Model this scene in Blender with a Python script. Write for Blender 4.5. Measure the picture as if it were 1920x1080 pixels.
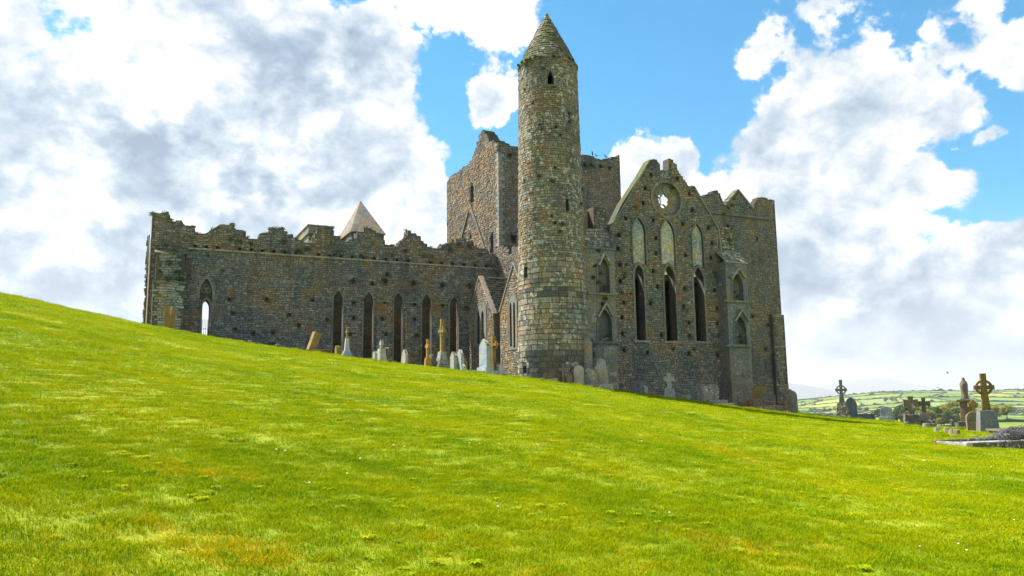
import bpy, math, random
import numpy as np
from mathutils import Vector, Matrix, geometry as mgeo

for o in list(bpy.data.objects): bpy.data.objects.remove(o)
SC = bpy.context.scene
COL = SC.collection
rng = np.random.default_rng(7)
random.seed(7)
PI = math.pi

# ------------------------------------------------------------------ camera, sky, sun, exposure
F = 1456.0                      # focal length in photograph pixels (1920 wide)
PITCH = math.radians(8.2); ROLL = math.radians(-0.75)
cam = bpy.data.cameras.new('camera'); camo = bpy.data.objects.new('camera', cam); COL.objects.link(camo)
cam.sensor_width = 36.0; cam.lens = F / 1920 * 36.0
cam.clip_start = 0.1; cam.clip_end = 90000
camo.location = (0, 0, 0); camo.rotation_euler = (Matrix.Rotation(PI / 2 + PITCH, 3, 'X') @ Matrix.Rotation(ROLL, 3, 'Z')).to_euler()
SC.camera = camo

def ray(px, py):
    a = (px - 960) / F; b = (540 - py) / F
    xc = a * math.cos(ROLL) - b * math.sin(ROLL); yc = a * math.sin(ROLL) + b * math.cos(ROLL)
    Y = math.cos(PITCH) - yc * math.sin(PITCH); Z = math.sin(PITCH) + yc * math.cos(PITCH)
    return xc / Y, Z / Y
def direction(px, py):
    t, e = ray(px, py); return Vector((t, 1, e)).normalized()

SUN_EL = math.radians(56); SUN_H = Vector((-0.90, 0.436, 0)).normalized()
SUN = Vector((SUN_H.x * math.cos(SUN_EL), SUN_H.y * math.cos(SUN_EL), math.sin(SUN_EL)))
sl = bpy.data.lights.new('sun', 'SUN'); sl.energy = 5.0; sl.angle = math.radians(0.55); sl.color = (1.0, 0.95, 0.86)
slo = bpy.data.objects.new('sun', sl); COL.objects.link(slo)
slo.rotation_euler = (-SUN).to_track_quat('-Z', 'Y').to_euler(); slo.location = (-60, 20, 80)

SC.view_settings.view_transform = 'Standard'; SC.view_settings.look = 'None'
SC.view_settings.gamma = 1.0; SC.view_settings.use_curve_mapping = False
SC.view_settings.exposure = 1.3

class NT:
    """small helper round a node tree"""
    def __init__(s, tree):
        s.t = tree; tree.nodes.clear()
    def n(s, kind, **kw):
        nd = s.t.nodes.new(kind)
        for k, v in kw.items():
            if k[0] == '_': nd.inputs[k[1:].replace('_', ' ')].default_value = v
            else: setattr(nd, k, v)
        return nd
    def link(s, a, b): s.t.links.new(a, b)
    def put(s, sock, v):
        if isinstance(v, bpy.types.NodeSocket): s.t.links.new(v, sock)
        else: sock.default_value = v
    def math(s, op, a, b=None, c=None, clamp=False):
        nd = s.t.nodes.new('ShaderNodeMath'); nd.operation = op; nd.use_clamp = clamp
        s.put(nd.inputs[0], a)
        if b is not None: s.put(nd.inputs[1], b)
        if c is not None: s.put(nd.inputs[2], c)
        return nd.outputs[0]
    def vmath(s, op, a, b=None, scale=None):
        nd = s.t.nodes.new('ShaderNodeVectorMath'); nd.operation = op
        s.put(nd.inputs[0], a)
        if b is not None: s.put(nd.inputs[1], b)
        if scale is not None: s.put(nd.inputs['Scale'], scale)
        return nd.outputs['Value'] if op in ('LENGTH', 'DISTANCE', 'DOT_PRODUCT') else nd.outputs[0]
    def noise(s, vec, scale, detail=4, rough=0.5, lac=2.0, color=False, dist=0.0):
        nd = s.t.nodes.new('ShaderNodeTexNoise'); nd.noise_dimensions = '3D'
        s.put(nd.inputs['Vector'], vec); nd.inputs['Scale'].default_value = scale
        nd.inputs['Detail'].default_value = detail; nd.inputs['Roughness'].default_value = rough
        nd.inputs['Lacunarity'].default_value = lac; nd.inputs['Distortion'].default_value = dist
        return nd.outputs['Color'] if color else nd.outputs[0]
    def smooth(s, v, lo, hi, a=0.0, b=1.0):
        nd = s.t.nodes.new('ShaderNodeMapRange'); nd.interpolation_type = 'SMOOTHSTEP'
        s.put(nd.inputs[0], v); s.put(nd.inputs[1], lo); s.put(nd.inputs[2], hi); s.put(nd.inputs[3], a); s.put(nd.inputs[4], b)
        return nd.outputs[0]
    def mix(s, fac, a, b, blend='MIX'):
        nd = s.t.nodes.new('ShaderNodeMix'); nd.data_type = 'RGBA'; nd.blend_type = blend
        s.put(nd.inputs[0], fac); s.put(nd.inputs[6], a); s.put(nd.inputs[7], b)
        return nd.outputs[2]
    def ramp(s, fac, stops, interp='LINEAR'):
        nd = s.t.nodes.new('ShaderNodeValToRGB'); cr = nd.color_ramp; cr.interpolation = interp
        while len(cr.elements) < len(stops): cr.elements.new(0.5)
        for e, (p, c) in zip(cr.elements, stops): e.position = p; e.color = (*c, 1)
        s.put(nd.inputs[0], fac); return nd.outputs[0]

def c4(c): return (*c, 1.0)

# ---- sky with cumulus
world = bpy.data.worlds.new('World'); SC.world = world; world.use_nodes = True
def build_world():
    w = NT(world.node_tree)
    out = w.n('ShaderNodeOutputWorld'); bg = w.n('ShaderNodeBackground'); bg.inputs['Strength'].default_value = 0.1
    sky = w.n('ShaderNodeTexSky', sky_type='NISHITA', sun_disc=False)
    sky.sun_elevation = SUN_EL; sky.sun_rotation = math.atan2(SUN_H.x, SUN_H.y)
    sky.air_density = 1.0; sky.dust_density = 0.3; sky.ozone_density = 2.0
    hs = w.n('ShaderNodeHueSaturation'); hs.inputs['Saturation'].default_value = 1.72; hs.inputs['Value'].default_value = 0.80; hs.inputs['Hue'].default_value = 0.482
    w.link(sky.outputs[0], hs.inputs['Color'])
    d = w.vmath('NORMALIZE', w.n('ShaderNodeTexCoord').outputs['Generated'])
    # clouds thin out with perspective: stretch the vertical near the horizon
    n1 = w.noise(d, 3.2, 3, 0.5, color=True)
    n2 = w.noise(d, 13.0, 6, 0.6, color=True)
    warp = w.vmath('ADD', w.vmath('SCALE', w.vmath('SUBTRACT', n1, (0.5,) * 3), scale=0.10), w.vmath('SCALE', w.vmath('SUBTRACT', n2, (0.5,) * 3), scale=0.10))
    dw = w.vmath('ADD', d, warp)
    S = 1456.0
    # (px, py, radius px, strength, vertical squash)
    blobs = [(130, 300, 330, 1, 1), (420, 160, 300, 1, 1), (600, 300, 215, 1, 1), (90, 560, 330, 1, 1), (440, 420, 300, 1, 1),
             (700, 90, 95, .9, 1), (745, 395, 115, 1, 1), (690, 180, 110, .9, 1), (330, 40, 160, .8, 1),
             (880, 15, 170, .9, 2.0), (990, 40, 60, .6, 1), (925, 175, 62, .95, 1), (1190, 350, 110, 1, 1.2), (1245, 275, 55, .9, 1),
             (1560, 250, 190, 1, 1), (1500, 380, 180, 1, 1), (1640, 340, 140, 1, 1), (1560, 520, 240, 1, 1), (1720, 190, 100, .9, 1),
             (1440, 60, 75, .75, 1.0), (1400, 95, 50, .5, 1), (1510, 25, 60, .6, 1), (1870, 90, 80, .8, 1), (1830, 30, 60, .6, 1),
             (1800, 560, 220, 1, 2.0), (1700, 640, 330, 1, 1.6), (1905, 520, 130, 1, 1.4), (1830, 275, 40, .5, 1.5)]
    def field(vec):
        acc = None
        for (px, py, r, st, sq) in blobs:
            c = direction(px, py)
            dv = w.vmath('SUBTRACT', vec, tuple(c))
            if sq != 1: dv = w.vmath('MULTIPLY', dv, (1, 1, sq))
            L = w.vmath('LENGTH', dv)
            m = w.math('MULTIPLY', w.math('SUBTRACT', 1.0, w.math('DIVIDE', L, r / S * 1.04)), st * 1.6)
            m = w.math('MINIMUM', m, st)
            acc = m if acc is None else w.math('SMOOTH_MAX', acc, m, 0.15)
        return acc
    cov = field(dw)
    # the rest of the sky goes on with the same broken cloud
    sep = w.n('ShaderNodeSeparateXYZ'); w.link(d, sep.inputs[0])
    ahead = w.math('MULTIPLY', w.smooth(sep.outputs[1], 0.62, 0.78), w.smooth(sep.outputs[2], 0.62, 0.48))
    rest = w.math('MULTIPLY', w.math('SUBTRACT', w.noise(w.vmath('MULTIPLY', dw, (1, 1, 1.5)), 2.4, 3, 0.5), 0.46), 7.0)
    rest = w.math('MINIMUM', rest, 1.0)
    mx = w.n('ShaderNodeMix'); mx.data_type = 'FLOAT'
    w.put(mx.inputs[0], ahead); w.put(mx.inputs[2], rest); w.put(mx.inputs[3], cov)
    cov = mx.outputs[0]
    ds = w.vmath('MULTIPLY', d, (1, 1, 1.25))
    def billow(vec, scale, octs, gain=0.55):
        acc = None; amp = 1.0; tot = 0
        for i in range(octs):
            v = w.vmath('ADD', vec, (1.7 * i, 4.1 * i, 2.3 * i))
            q = w.math('MULTIPLY', w.math('ABSOLUTE', w.math('SUBTRACT', w.noise(v, scale * 2.03 ** i, 0.0, 0.5), 0.5)), 2.0 * amp)
            acc = q if acc is None else w.math('ADD', acc, q); tot += amp; amp *= gain
        return w.math('DIVIDE', acc, tot)
    f1 = billow(ds, 6.0, 6, 0.55)
    f2 = w.noise(ds, 30.0, 8, 0.62, 2.1)
    dens = w.math('ADD', cov, w.math('ADD', w.math('MULTIPLY', w.math('SUBTRACT', f1, 0.22), 2.3), w.math('MULTIPLY', w.math('SUBTRACT', f2, 0.5), 0.75)))
    alpha = w.smooth(dens, 0.14, 0.42)
    # billow relief: the noise compared with itself a step towards the light
    off = Vector((-0.35, 0.15, 0.9)).normalized()
    def relief(scale, det, step, rough):
        a = w.noise(ds, scale, det, rough); b = w.noise(w.vmath('ADD', ds, tuple(off * step)), scale, det, rough)
        return w.math('SUBTRACT', a, b)
    step = tuple(off * 0.02)
    fa = billow(ds, 5.0, 7, 0.58); fb = billow(w.vmath('ADD', ds, step), 5.0, 7, 0.58)
    rel = w.math('ADD', w.math('MULTIPLY', w.math('SUBTRACT', fa, fb), 0.55), w.math('MULTIPLY', relief(7.0, 10, 0.035, 0.56), 0.85))
    rel = w.math('ADD', rel, w.math('MULTIPLY', w.math('SUBTRACT', fa, 0.22), 0.62))
    core = w.smooth(dens, 0.45, 1.35)
    low = w.noise(w.vmath('ADD', ds, (3.1, 1.7, 0.4)), 4.2, 3, 0.5)
    # thick parts that the light does not get through
    greys = [(250, 290, 210, 1), (480, 330, 170, 1), (120, 470, 200, 1), (330, 440, 190, 1), (230, 540, 150, .9), (90, 330, 110, .5), (560, 150, 120, .6), (640, 400, 110, .7),
             (1600, 610, 170, .55), (1740, 590, 180, .6), (1560, 470, 70, .4), (1850, 570, 110, .4), (60, 570, 120, .7), (620, 240, 90, .5), (1590, 200, 60, .3)]
    g = None
    for (px, py, r, st) in greys:
        L = w.vmath('LENGTH', w.vmath('MULTIPLY', w.vmath('SUBTRACT', dw, tuple(direction(px, py))), (1, 1, 1.25)))
        m = w.math('MULTIPLY', w.math('SUBTRACT', 1.0, w.math('DIVIDE', L, r / S * 1.25), clamp=True), st)
        g = m if g is None else w.math('SMOOTH_MAX', g, m, 0.1)
    thick = w.math('ADD', w.math('MULTIPLY', g, ahead), w.math('MULTIPLY', w.smooth(low, 0.45, 0.68), w.math('SUBTRACT', 0.75, w.math('MULTIPLY', ahead, 0.45))))
    bank = w.smooth(w.noise(w.vmath('MULTIPLY', dw, (1.0, 1.0, 7.0)), 2.6, 6, 0.55), 0.42, 0.60)
    thick = w.math('ADD', thick, w.math('MULTIPLY', bank, w.smooth(sep.outputs[2], 0.22, 0.10, 0.0, 0.36)))
    thick = w.math('MULTIPLY', thick, core)
    lit = w.math('SUBTRACT', w.math('ADD', w.math('SUBTRACT', 0.80, w.math('MULTIPLY', core, 0.16)), w.math('MULTIPLY', rel, 1.9)), w.math('MULTIPLY', thick, 0.74), clamp=True)
    ccol = w.ramp(lit, [(0.0, (1.0, 1.45, 2.05)), (0.25, (1.55, 2.05, 2.65)), (0.5, (2.45, 2.9, 3.35)), (0.72, (3.7, 3.85, 4.0)), (0.9, (4.9, 4.85, 4.8)), (1.0, (5.6, 5.5, 5.4))])
    # haze whitens the lowest sky
    hz = w.smooth(sep.outputs[2], 0.10, 0.0, 0.0, 0.55)
    base = w.mix(hz, hs.outputs[0], (3.4, 3.8, 4.2, 1))
    low_fade = w.smooth(sep.outputs[2], -0.01, 0.05)
    col = w.mix(w.math('MULTIPLY', alpha, low_fade), base, ccol)
    w.link(col, bg.inputs['Color']); w.link(bg.outputs[0], out.inputs['Surface'])
build_world()

# ------------------------------------------------------------------ object helpers
def tag(o, label=None, cat=None, group=None, kind=None):
    if label: o['label'] = label
    if cat: o['category'] = cat
    if group: o['group'] = group
    if kind: o['kind'] = kind
    return o
def thing(name, label, cat, loc=(0, 0, 0), rotz=0.0, group=None):
    o = bpy.data.objects.new(name, None); COL.objects.link(o); o.empty_display_size = 0.3
    o.location = loc; o.rotation_euler = (0, 0, rotz)
    return tag(o, label, cat, group)
def meshob(name, V, Fc, mat, parent=None, smooth=False, loc=None):
    me = bpy.data.meshes.new(name)
    me.from_pydata([tuple(map(float, v)) for v in V], [], [tuple(map(int, f)) for f in Fc])
    if mat: me.materials.append(mat)
    if smooth: me.polygons.foreach_set('use_smooth', [True] * len(me.polygons))
    me.update()
    o = bpy.data.objects.new(name, me); COL.objects.link(o)
    if parent is not None: o.parent = parent
    if loc is not None: o.location = loc
    return o
def copy_tree(o, parent=None):
    c = o.copy(); COL.objects.link(c)
    if parent is not None: c.parent = parent
    for ch in list(o.children): copy_tree(ch, c)
    return c
class Acc:
    """collects shapes into one mesh"""
    def __init__(s): s.V = []; s.F = []
    def add(s, V, Fc):
        b = len(s.V); s.V.extend([tuple(v) for v in V]); s.F.extend([tuple(i + b for i in f) for f in Fc])
        return s
    def box(s, x0, x1, y0, y1, z0, z1, tx=0.0, ty=0.0):
        """box; tx, ty draw the top in on each side"""
        V = [(x0, y0, z0), (x1, y0, z0), (x1, y1, z0), (x0, y1, z0), (x0 + tx, y0 + ty, z1), (x1 - tx, y0 + ty, z1), (x1 - tx, y1 - ty, z1), (x0 + tx, y1 - ty, z1)]
        return s.add(V, [(3, 2, 1, 0), (4, 5, 6, 7), (0, 1, 5, 4), (1, 2, 6, 5), (2, 3, 7, 6), (3, 0, 4, 7)])
    def tube(s, p, q, r0, r1=None, n=6):
        p = Vector(p); q = Vector(q); r1 = r0 if r1 is None else r1
        ax = (q - p).normalized(); a = ax.orthogonal().normalized(); b = ax.cross(a)
        V = []
        for P, r in ((p, r0), (q, r1)):
            for k in range(n):
                t = 2 * PI * k / n; V.append(P + a * math.cos(t) * r + b * math.sin(t) * r)
        Fc = [(k, (k + 1) % n, n + (k + 1) % n, n + k) for k in range(n)] + [tuple(range(n - 1, -1, -1)), tuple(range(n, 2 * n))]
        return s.add(V, Fc)
    def build(s, name, mat, parent=None, **kw): return meshob(name, s.V, s.F, mat, parent, **kw)

def in_poly(P, poly):
    P = np.asarray(P, float); x = P[:, 0]; y = P[:, 1]
    inside = np.zeros(len(P), bool); n = len(poly); j = n - 1
    for i in range(n):
        xi, yi = poly[i]; xj, yj = poly[j]
        if yi != yj:
            c = ((yi > y) != (yj > y)) & (x < (xj - xi) * (y - yi) / (yj - yi) + xi)
            inside ^= c
        j = i
    return inside
def in_region(P, outline, holes):
    m = in_poly(P, outline)
    for h in holes: m &= ~in_poly(P, h)
    return m
def prism2d(outline, holes, d0, d1):
    """2D outline (s, z) with holes -> solid between depths d0 (front) and d1 (back); vertices (s, d, z)"""
    pts = []; edges = []
    for loop in [outline] + list(holes):
        b = len(pts); n = len(loop)
        pts += [Vector((float(a), float(c))) for a, c in loop]
        edges += [(b + i, b + (i + 1) % n) for i in range(n)]
    vs, es, fs, *_ = mgeo.delaunay_2d_cdt(pts, edges, [], 0, 1e-5)
    vs = np.array([(v[0], v[1]) for v in vs])
    tri = [tuple(f) for f in fs]
    cen = np.array([vs[list(f)].mean(0) for f in tri])
    keep = in_region(cen, outline, holes)
    tri = [f for f, k in zip(tri, keep) if k]
    n = len(vs)
    V = [(s, d0, z) for s, z in vs] + [(s, d1, z) for s, z in vs]
    Fc = [f for f in tri] + [tuple(i + n for i in reversed(f)) for f in tri]
    cnt = {}
    for f in tri:
        for i in range(3):
            e = (f[i], f[(i + 1) % 3]); cnt[e] = cnt.get(e, 0) + 1
    for (a, b) in cnt:
        if (b, a) not in cnt: Fc.append((b, a, a + n, b + n))
    return V, Fc
def arch(s0, s1, zb, za, rise=None, n=7):
    """pointed arch outline"""
    w = s1 - s0; a = w / 2; h = rise if rise else min(w * 1.0, (za - zb) * 0.6); zs = za - h
    R = (a * a + h * h) / (2 * a); phi = math.atan2(h, R - a) if R > a else PI / 2
    L = [(s0 + R - R * math.cos(phi * k / n), zs + R * math.sin(phi * k / n)) for k in range(n + 1)]
    return [(s0, zb)] + L + [(s0 + s1 - s, z) for s, z in reversed(L[:-1])] + [(s1, zb)]
def rect(s0, s1, z0, z1): return [(s0, z0), (s0, z1), (s1, z1), (s1, z0)]
def ragged(line, step=0.35, amp=0.12, seed=1):
    """break a polyline into short uneven steps"""
    r = np.random.default_rng(seed); out = [line[0]]; z = line[0][1]
    for (a, b) in zip(line[:-1], line[1:]):
        L = math.hypot(b[0] - a[0], b[1] - a[1]); steep = abs(b[0] - a[0]) < 0.12; n = max(1, int(L / (step * r.uniform(0.5, 1.1))))
        for k in range(1, n + 1):
            u = k / n; x = a[0] + (b[0] - a[0]) * u; zn = a[1] + (b[1] - a[1]) * u + (r.uniform(-amp, amp) if k < n else r.uniform(-amp, amp) * .4)
            if steep: out.append((x, zn)); z = zn; continue
            xs = x - (b[0] - a[0]) / n * r.uniform(0.1, 0.9)          # one stone stands above or below the next
            out.append((xs, z + r.uniform(-.02, .02))); out.append((xs + 0.02, zn)); z = zn
    out.append(line[-1]); return out
def masonry(outline, holes, course=(0.10, 0.22), width=(0.14, 0.42), prot=(0.005, 0.05), joint=0.008, jit=0.018, seed=1, back=0.04):
    """rubble facing: one block per stone, (s, d, z) with d negative = proud of the face"""
    r = np.random.default_rng(seed)
    o = np.array(outline); s0, z0 = o.min(0); s1, z1 = o.max(0)
    R = []
    z = z0
    while z < z1:
        h = r.uniform(*course); s = s0 - r.uniform(0, width[0])
        while s < s1:
            wd = r.uniform(*width); 
            if r.random() < 0.12 and h > 0.2:
                zz = h * r.uniform(0.4, 0.6); R.append((s, s + wd, z, z + zz)); R.append((s, s + wd, z + zz, z + h))
            else: R.append((s, s + wd, z, z + h))
            s += wd
        z += h
    R = np.array(R); a, b, c, d = R.T
    m = np.ones(len(R), bool)
    for (u, v) in ((0.5, 0.5), (0.06, 0.06), (0.94, 0.06), (0.06, 0.94), (0.94, 0.94), (0.5, 0.06), (0.5, 0.94)):
        m &= in_region(np.stack([a + (b - a) * u, c + (d - c) * v], 1), outline, holes)
    R = R[m]; a, b, c, d = R.T; n = len(R)
    a = a + joint; b = b - joint; c = c + joint; d = d - joint
    p = r.uniform(prot[0], prot[1], n)
    S = np.stack([a, b, b, a], 1) + r.uniform(-jit, jit, (n, 4)); Z = np.stack([c, c, d, d], 1) + r.uniform(-jit, jit, (n, 4))
    Z = Z + 0.05 * np.sin(S * 1.3 + 2.1 * z0 + Z * 0.7) + 0.03 * np.sin(S * 3.7 + Z * 1.9)
    ins = np.minimum(0.03, 0.12 * (d - c))[:, None]
    cs = S.mean(1, keepdims=True); cz = Z.mean(1, keepdims=True)
    Si = S + np.sign(cs - S) * ins; Zi = Z + np.sign(cz - Z) * ins
    V = np.zeros((n, 8, 3))
    V[:, :4, 0] = S; V[:, :4, 2] = Z; V[:, :4, 1] = back
    V[:, 4:, 0] = Si; V[:, 4:, 2] = Zi; V[:, 4:, 1] = -p[:, None] + r.uniform(-0.008, 0.008, (n, 4))
    base = np.array([(4, 5, 6, 7), (0, 1, 5, 4), (1, 2, 6, 5), (2, 3, 7, 6), (3, 0, 4, 7)])
    Fc = (base[None] + (np.arange(n) * 8)[:, None, None]).reshape(-1, 4)
    return V.reshape(-1, 3), Fc
def on_y(V, y0): return [(s, y0 + d, z) for s, d, z in V]          # face looks towards local -y
def on_x(V, x0): return [(x0 + d, s, z) for s, d, z in V]          # face looks towards local -x

# ------------------------------------------------------------------ materials
MATS = {}
def new_mat(name):
    m = bpy.data.materials.new(name); m.use_nodes = True; MATS[name] = m
    t = NT(m.node_tree); out = t.n('ShaderNodeOutputMaterial'); b = t.n('ShaderNodeBsdfPrincipled')
    t.link(b.outputs[0], out.inputs[0]); b.inputs['Specular IOR Level'].default_value = 0.25
    return m, t, b
def stone_mat(name, tones, stain=(0.05, 0.045, 0.04), stain_amt=0.6, orange=0.25, white=0.3, moss=0.4, tint=None, tint_amt=0.0, scale=1.0, gain=1.0, bump=0.5, sat=0.8):
    m, t, b = new_mat(name)
    geo = t.n('ShaderNodeNewGeometry'); pos = geo.outputs['Position']
    oi = t.n('ShaderNodeObjectInfo')
    rnd = t.math('FRACT', t.math('ADD', geo.outputs['Random Per Island'], t.math('MULTIPLY', oi.outputs['Random'], 7.3)))
    k = len(tones)
    mean = np.mean(np.array(tones), 0); tones = [tuple(mean + (np.array(c) - mean) * 0.8) for c in tones]
    col = t.ramp(rnd, [(i / k, tuple(x * gain * 1.18 for x in c)) for i, c in enumerate(tones)], 'CONSTANT')
    hsv = t.n('ShaderNodeHueSaturation'); hsv.inputs['Saturation'].default_value = sat; t.link(col, hsv.inputs['Color']); col = hsv.outputs[0]
    big = t.noise(pos, 0.35 * scale, 4, 0.6)
    warm = t.ramp(t.math('ADD', t.math('MULTIPLY', big, 0.6), t.math('MULTIPLY', t.noise(t.vmath('ADD', pos, (77, 5, 9)), 1.1 * scale, 4, 0.65), 0.4)), [(0.36, (0.62, 0.74, 0.92)), (0.5, (1, 1, 1)), (0.62, (1.30, 1.02, 0.74))])
    col = t.mix(1.0, col, warm, 'MULTIPLY')
    fine = t.noise(pos, 9.0 * scale, 5, 0.65)
    col = t.mix(1.0, col, t.ramp(fine, [(0.27, (0.42,) * 3), (0.5, (1, 1, 1)), (0.72, (1.6,) * 3)]), 'MULTIPLY')
    # damp streaks run down the wall
    sv = t.vmath('MULTIPLY', pos, (1.0, 1.0, 0.13))
    st = t.smooth(t.noise(sv, 1.1 * scale, 5, 0.6), 0.5, 0.72)
    col = t.mix(t.math('MULTIPLY', st, stain_amt), col, c4(stain))
    if tint: col = t.mix(t.math('MULTIPLY', t.smooth(t.noise(t.vmath('ADD', pos, (9, 3, 4)), 0.5 * scale, 4, 0.6), 0.42, 0.66), tint_amt), col, c4(tint))
    if orange > 0:
        om = t.math('MULTIPLY', t.smooth(t.noise(t.vmath('ADD', pos, (31, 7, 3)), 0.8 * scale, 5, 0.6), 0.56, 0.70), orange)
        col = t.mix(om, col, (0.34, 0.155, 0.035, 1))
    if white > 0:
        a = t.smooth(t.noise(t.vmath('ADD', pos, (5, 71, 13)), 3.2 * scale, 5, 0.7), 0.525, 0.575)
        bb = t.smooth(t.noise(t.vmath('ADD', pos, (2, 17, 43)), 0.6 * scale, 3, 0.6), 0.70 - 0.32 * white, 0.80 - 0.25 * white)
        col = t.mix(t.math('MULTIPLY', t.math('MULTIPLY', a, bb), 0.85), col, (0.50, 0.50, 0.45, 1))
    if moss > 0:
        sep = t.n('ShaderNodeSeparateXYZ'); t.link(geo.outputs['Normal'], sep.inputs[0])
        mn = t.noise(t.vmath('ADD', pos, (13, 1, 77)), 1.3 * scale, 6, 0.65)
        up = t.math('MULTIPLY', t.smooth(sep.outputs[2], 0.15, 0.6), 0.22)
        mm = t.smooth(t.math('ADD', mn, up), 0.69 - 0.13 * moss, 0.78 - 0.10 * moss)
        col = t.mix(t.math('MULTIPLY', mm, 0.85), col, t.ramp(fine, [(0.3, (0.025, 0.045, 0.008)), (0.7, (0.11, 0.12, 0.018))]))
    t.link(col, b.inputs['Base Color']); b.inputs['Roughness'].default_value = 0.93
    bp = t.n('ShaderNodeBump'); bp.inputs['Strength'].default_value = bump; bp.inputs['Distance'].default_value = 0.04
    t.link(t.noise(pos, 14.0 * scale, 6, 0.7), bp.inputs['Height']); t.link(bp.outputs[0], b.inputs['Normal'])
    return m
GREY = [(0.15, 0.145, 0.135), (0.20, 0.185, 0.165), (0.12, 0.12, 0.115), (0.24, 0.215, 0.18), (0.17, 0.15, 0.125), (0.19, 0.14, 0.10), (0.27, 0.26, 0.235), (0.10, 0.098, 0.095), (0.21, 0.175, 0.135)]
BROWN = [(0.20, 0.135, 0.085), (0.25, 0.18, 0.115), (0.16, 0.115, 0.08), (0.28, 0.215, 0.15), (0.21, 0.12, 0.075), (0.17, 0.15, 0.12), (0.30, 0.26, 0.205), (0.125, 0.10, 0.078), (0.235, 0.165, 0.10)]
TOWER = [(0.20, 0.145, 0.10), (0.245, 0.19, 0.13), (0.165, 0.125, 0.09), (0.27, 0.22, 0.155), (0.22, 0.135, 0.09), (0.155, 0.145, 0.125), (0.26, 0.245, 0.205), (0.13, 0.112, 0.095), (0.215, 0.18, 0.11)]
M_choir = stone_mat('grey_rubble', [(c[0] * .97, c[1] * 1.03, c[2] * 1.13) for c in GREY], stain_amt=0.5, orange=0.55, white=0.35, moss=0.35)
M_ashlar = stone_mat('pale_mossy_ashlar', [(0.24, 0.24, 0.22), (0.30, 0.295, 0.27), (0.20, 0.20, 0.185)], stain_amt=0.3, orange=0.15, white=0.6, moss=0.75)
M_cop2 = stone_mat('sandy_coping', [(0.24, 0.215, 0.17), (0.20, 0.18, 0.15)], stain_amt=0.4, orange=0.2, white=0.5, moss=0.0)
M_par = stone_mat('mossy_rubble', GREY, stain_amt=0.5, orange=0.35, white=0.2, moss=1.05)
M_trans = stone_mat('brown_grey_rubble', [(0.17, 0.155, 0.12), (0.22, 0.19, 0.135), (0.14, 0.13, 0.105), (0.25, 0.215, 0.15), (0.18, 0.15, 0.10), (0.21, 0.145, 0.085), (0.28, 0.265, 0.21), (0.115, 0.108, 0.09), (0.22, 0.18, 0.115)], stain_amt=0.45, orange=0.75, white=0.35, moss=0.45)
M_cross = stone_mat('brown_rubble', BROWN, stain_amt=0.4, orange=0.45, white=0.30, moss=0.25)
M_castle = stone_mat('castle_rubble', [(0.165, 0.145, 0.115), (0.20, 0.17, 0.13), (0.135, 0.12, 0.10), (0.23, 0.19, 0.14), (0.17, 0.13, 0.09), (0.15, 0.14, 0.12), (0.25, 0.225, 0.18)], stain_amt=0.5, orange=0.4, white=0.15, moss=0.5)
M_tower = stone_mat('tower_blocks', TOWER, stain_amt=0.35, orange=0.35, white=1.0, moss=0.45, tint=(0.20, 0.185, 0.09), tint_amt=0.25, gain=0.92)
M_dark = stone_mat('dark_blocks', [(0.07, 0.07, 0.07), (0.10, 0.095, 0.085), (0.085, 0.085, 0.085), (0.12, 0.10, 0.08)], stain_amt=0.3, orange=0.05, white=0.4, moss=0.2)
M_painted_shade = stone_mat('shade_painted_brown_stone', [(0.07, 0.055, 0.042), (0.09, 0.07, 0.05), (0.055, 0.05, 0.042)], stain_amt=0.5, orange=0.1, white=0.0, moss=0.5)  # brown stone with interior shade painted in as a darker tone
M_mortar = stone_mat('mortar', [(0.085, 0.078, 0.066)], stain_amt=0.5, orange=0.2, white=0.1, moss=0.4)
M_trim = stone_mat('dressed_stone', [(0.16, 0.158, 0.145), (0.135, 0.132, 0.12), (0.185, 0.175, 0.15)], stain_amt=0.5, orange=0.2, white=0.35, moss=0.45)
M_coping = stone_mat('pale_coping', [(0.25, 0.23, 0.19), (0.21, 0.195, 0.165)], stain_amt=0.4, orange=0.2, white=0.5, moss=0.3)
M_infill = stone_mat('pale_infill', [(0.44, 0.43, 0.36), (0.50, 0.48, 0.40), (0.34, 0.34, 0.30), (0.55, 0.52, 0.42), (0.40, 0.38, 0.29), (0.26, 0.26, 0.24)], stain_amt=0.25, orange=0.15, white=0.3, moss=0.15)
M_chapel = stone_mat('chapel_sandstone', [(0.36, 0.335, 0.28), (0.40, 0.37, 0.31), (0.32, 0.30, 0.255), (0.35, 0.31, 0.24), (0.29, 0.275, 0.24)], stain_amt=0.3, orange=0.15, white=0.2, moss=0.0, gain=0.62)
M_darklichen = stone_mat('dark_lichened_stone', [(0.09, 0.078, 0.066), (0.11, 0.095, 0.075)], stain_amt=0.4, orange=0.3, white=0.95, moss=0.4, scale=2.4)
M_lichen = stone_mat('lichened_stone', [(0.24, 0.22, 0.19), (0.29, 0.26, 0.215), (0.20, 0.18, 0.155)], stain_amt=0.5, orange=0.45, white=0.95, moss=0.45, scale=2.4)
M_brownst = stone_mat('brown_gravestone', [(0.17, 0.12, 0.08), (0.21, 0.15, 0.10)], stain_amt=0.4, orange=0.4, white=0.6, moss=0.4, scale=2.2, gain=0.85)
M_gold = stone_mat('golden_lichen_stone', [(0.33, 0.22, 0.045), (0.28, 0.19, 0.05)], stain_amt=0.35, orange=0.8, white=0.1, moss=0.5, scale=2.0, gain=0.78, sat=0.92)
M_olive = stone_mat('olive_lichen_stone', [(0.24, 0.16, 0.03), (0.20, 0.14, 0.035)], stain_amt=0.35, orange=0.5, white=0.15, moss=0.5, scale=2.0, gain=0.75, sat=0.92)
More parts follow.
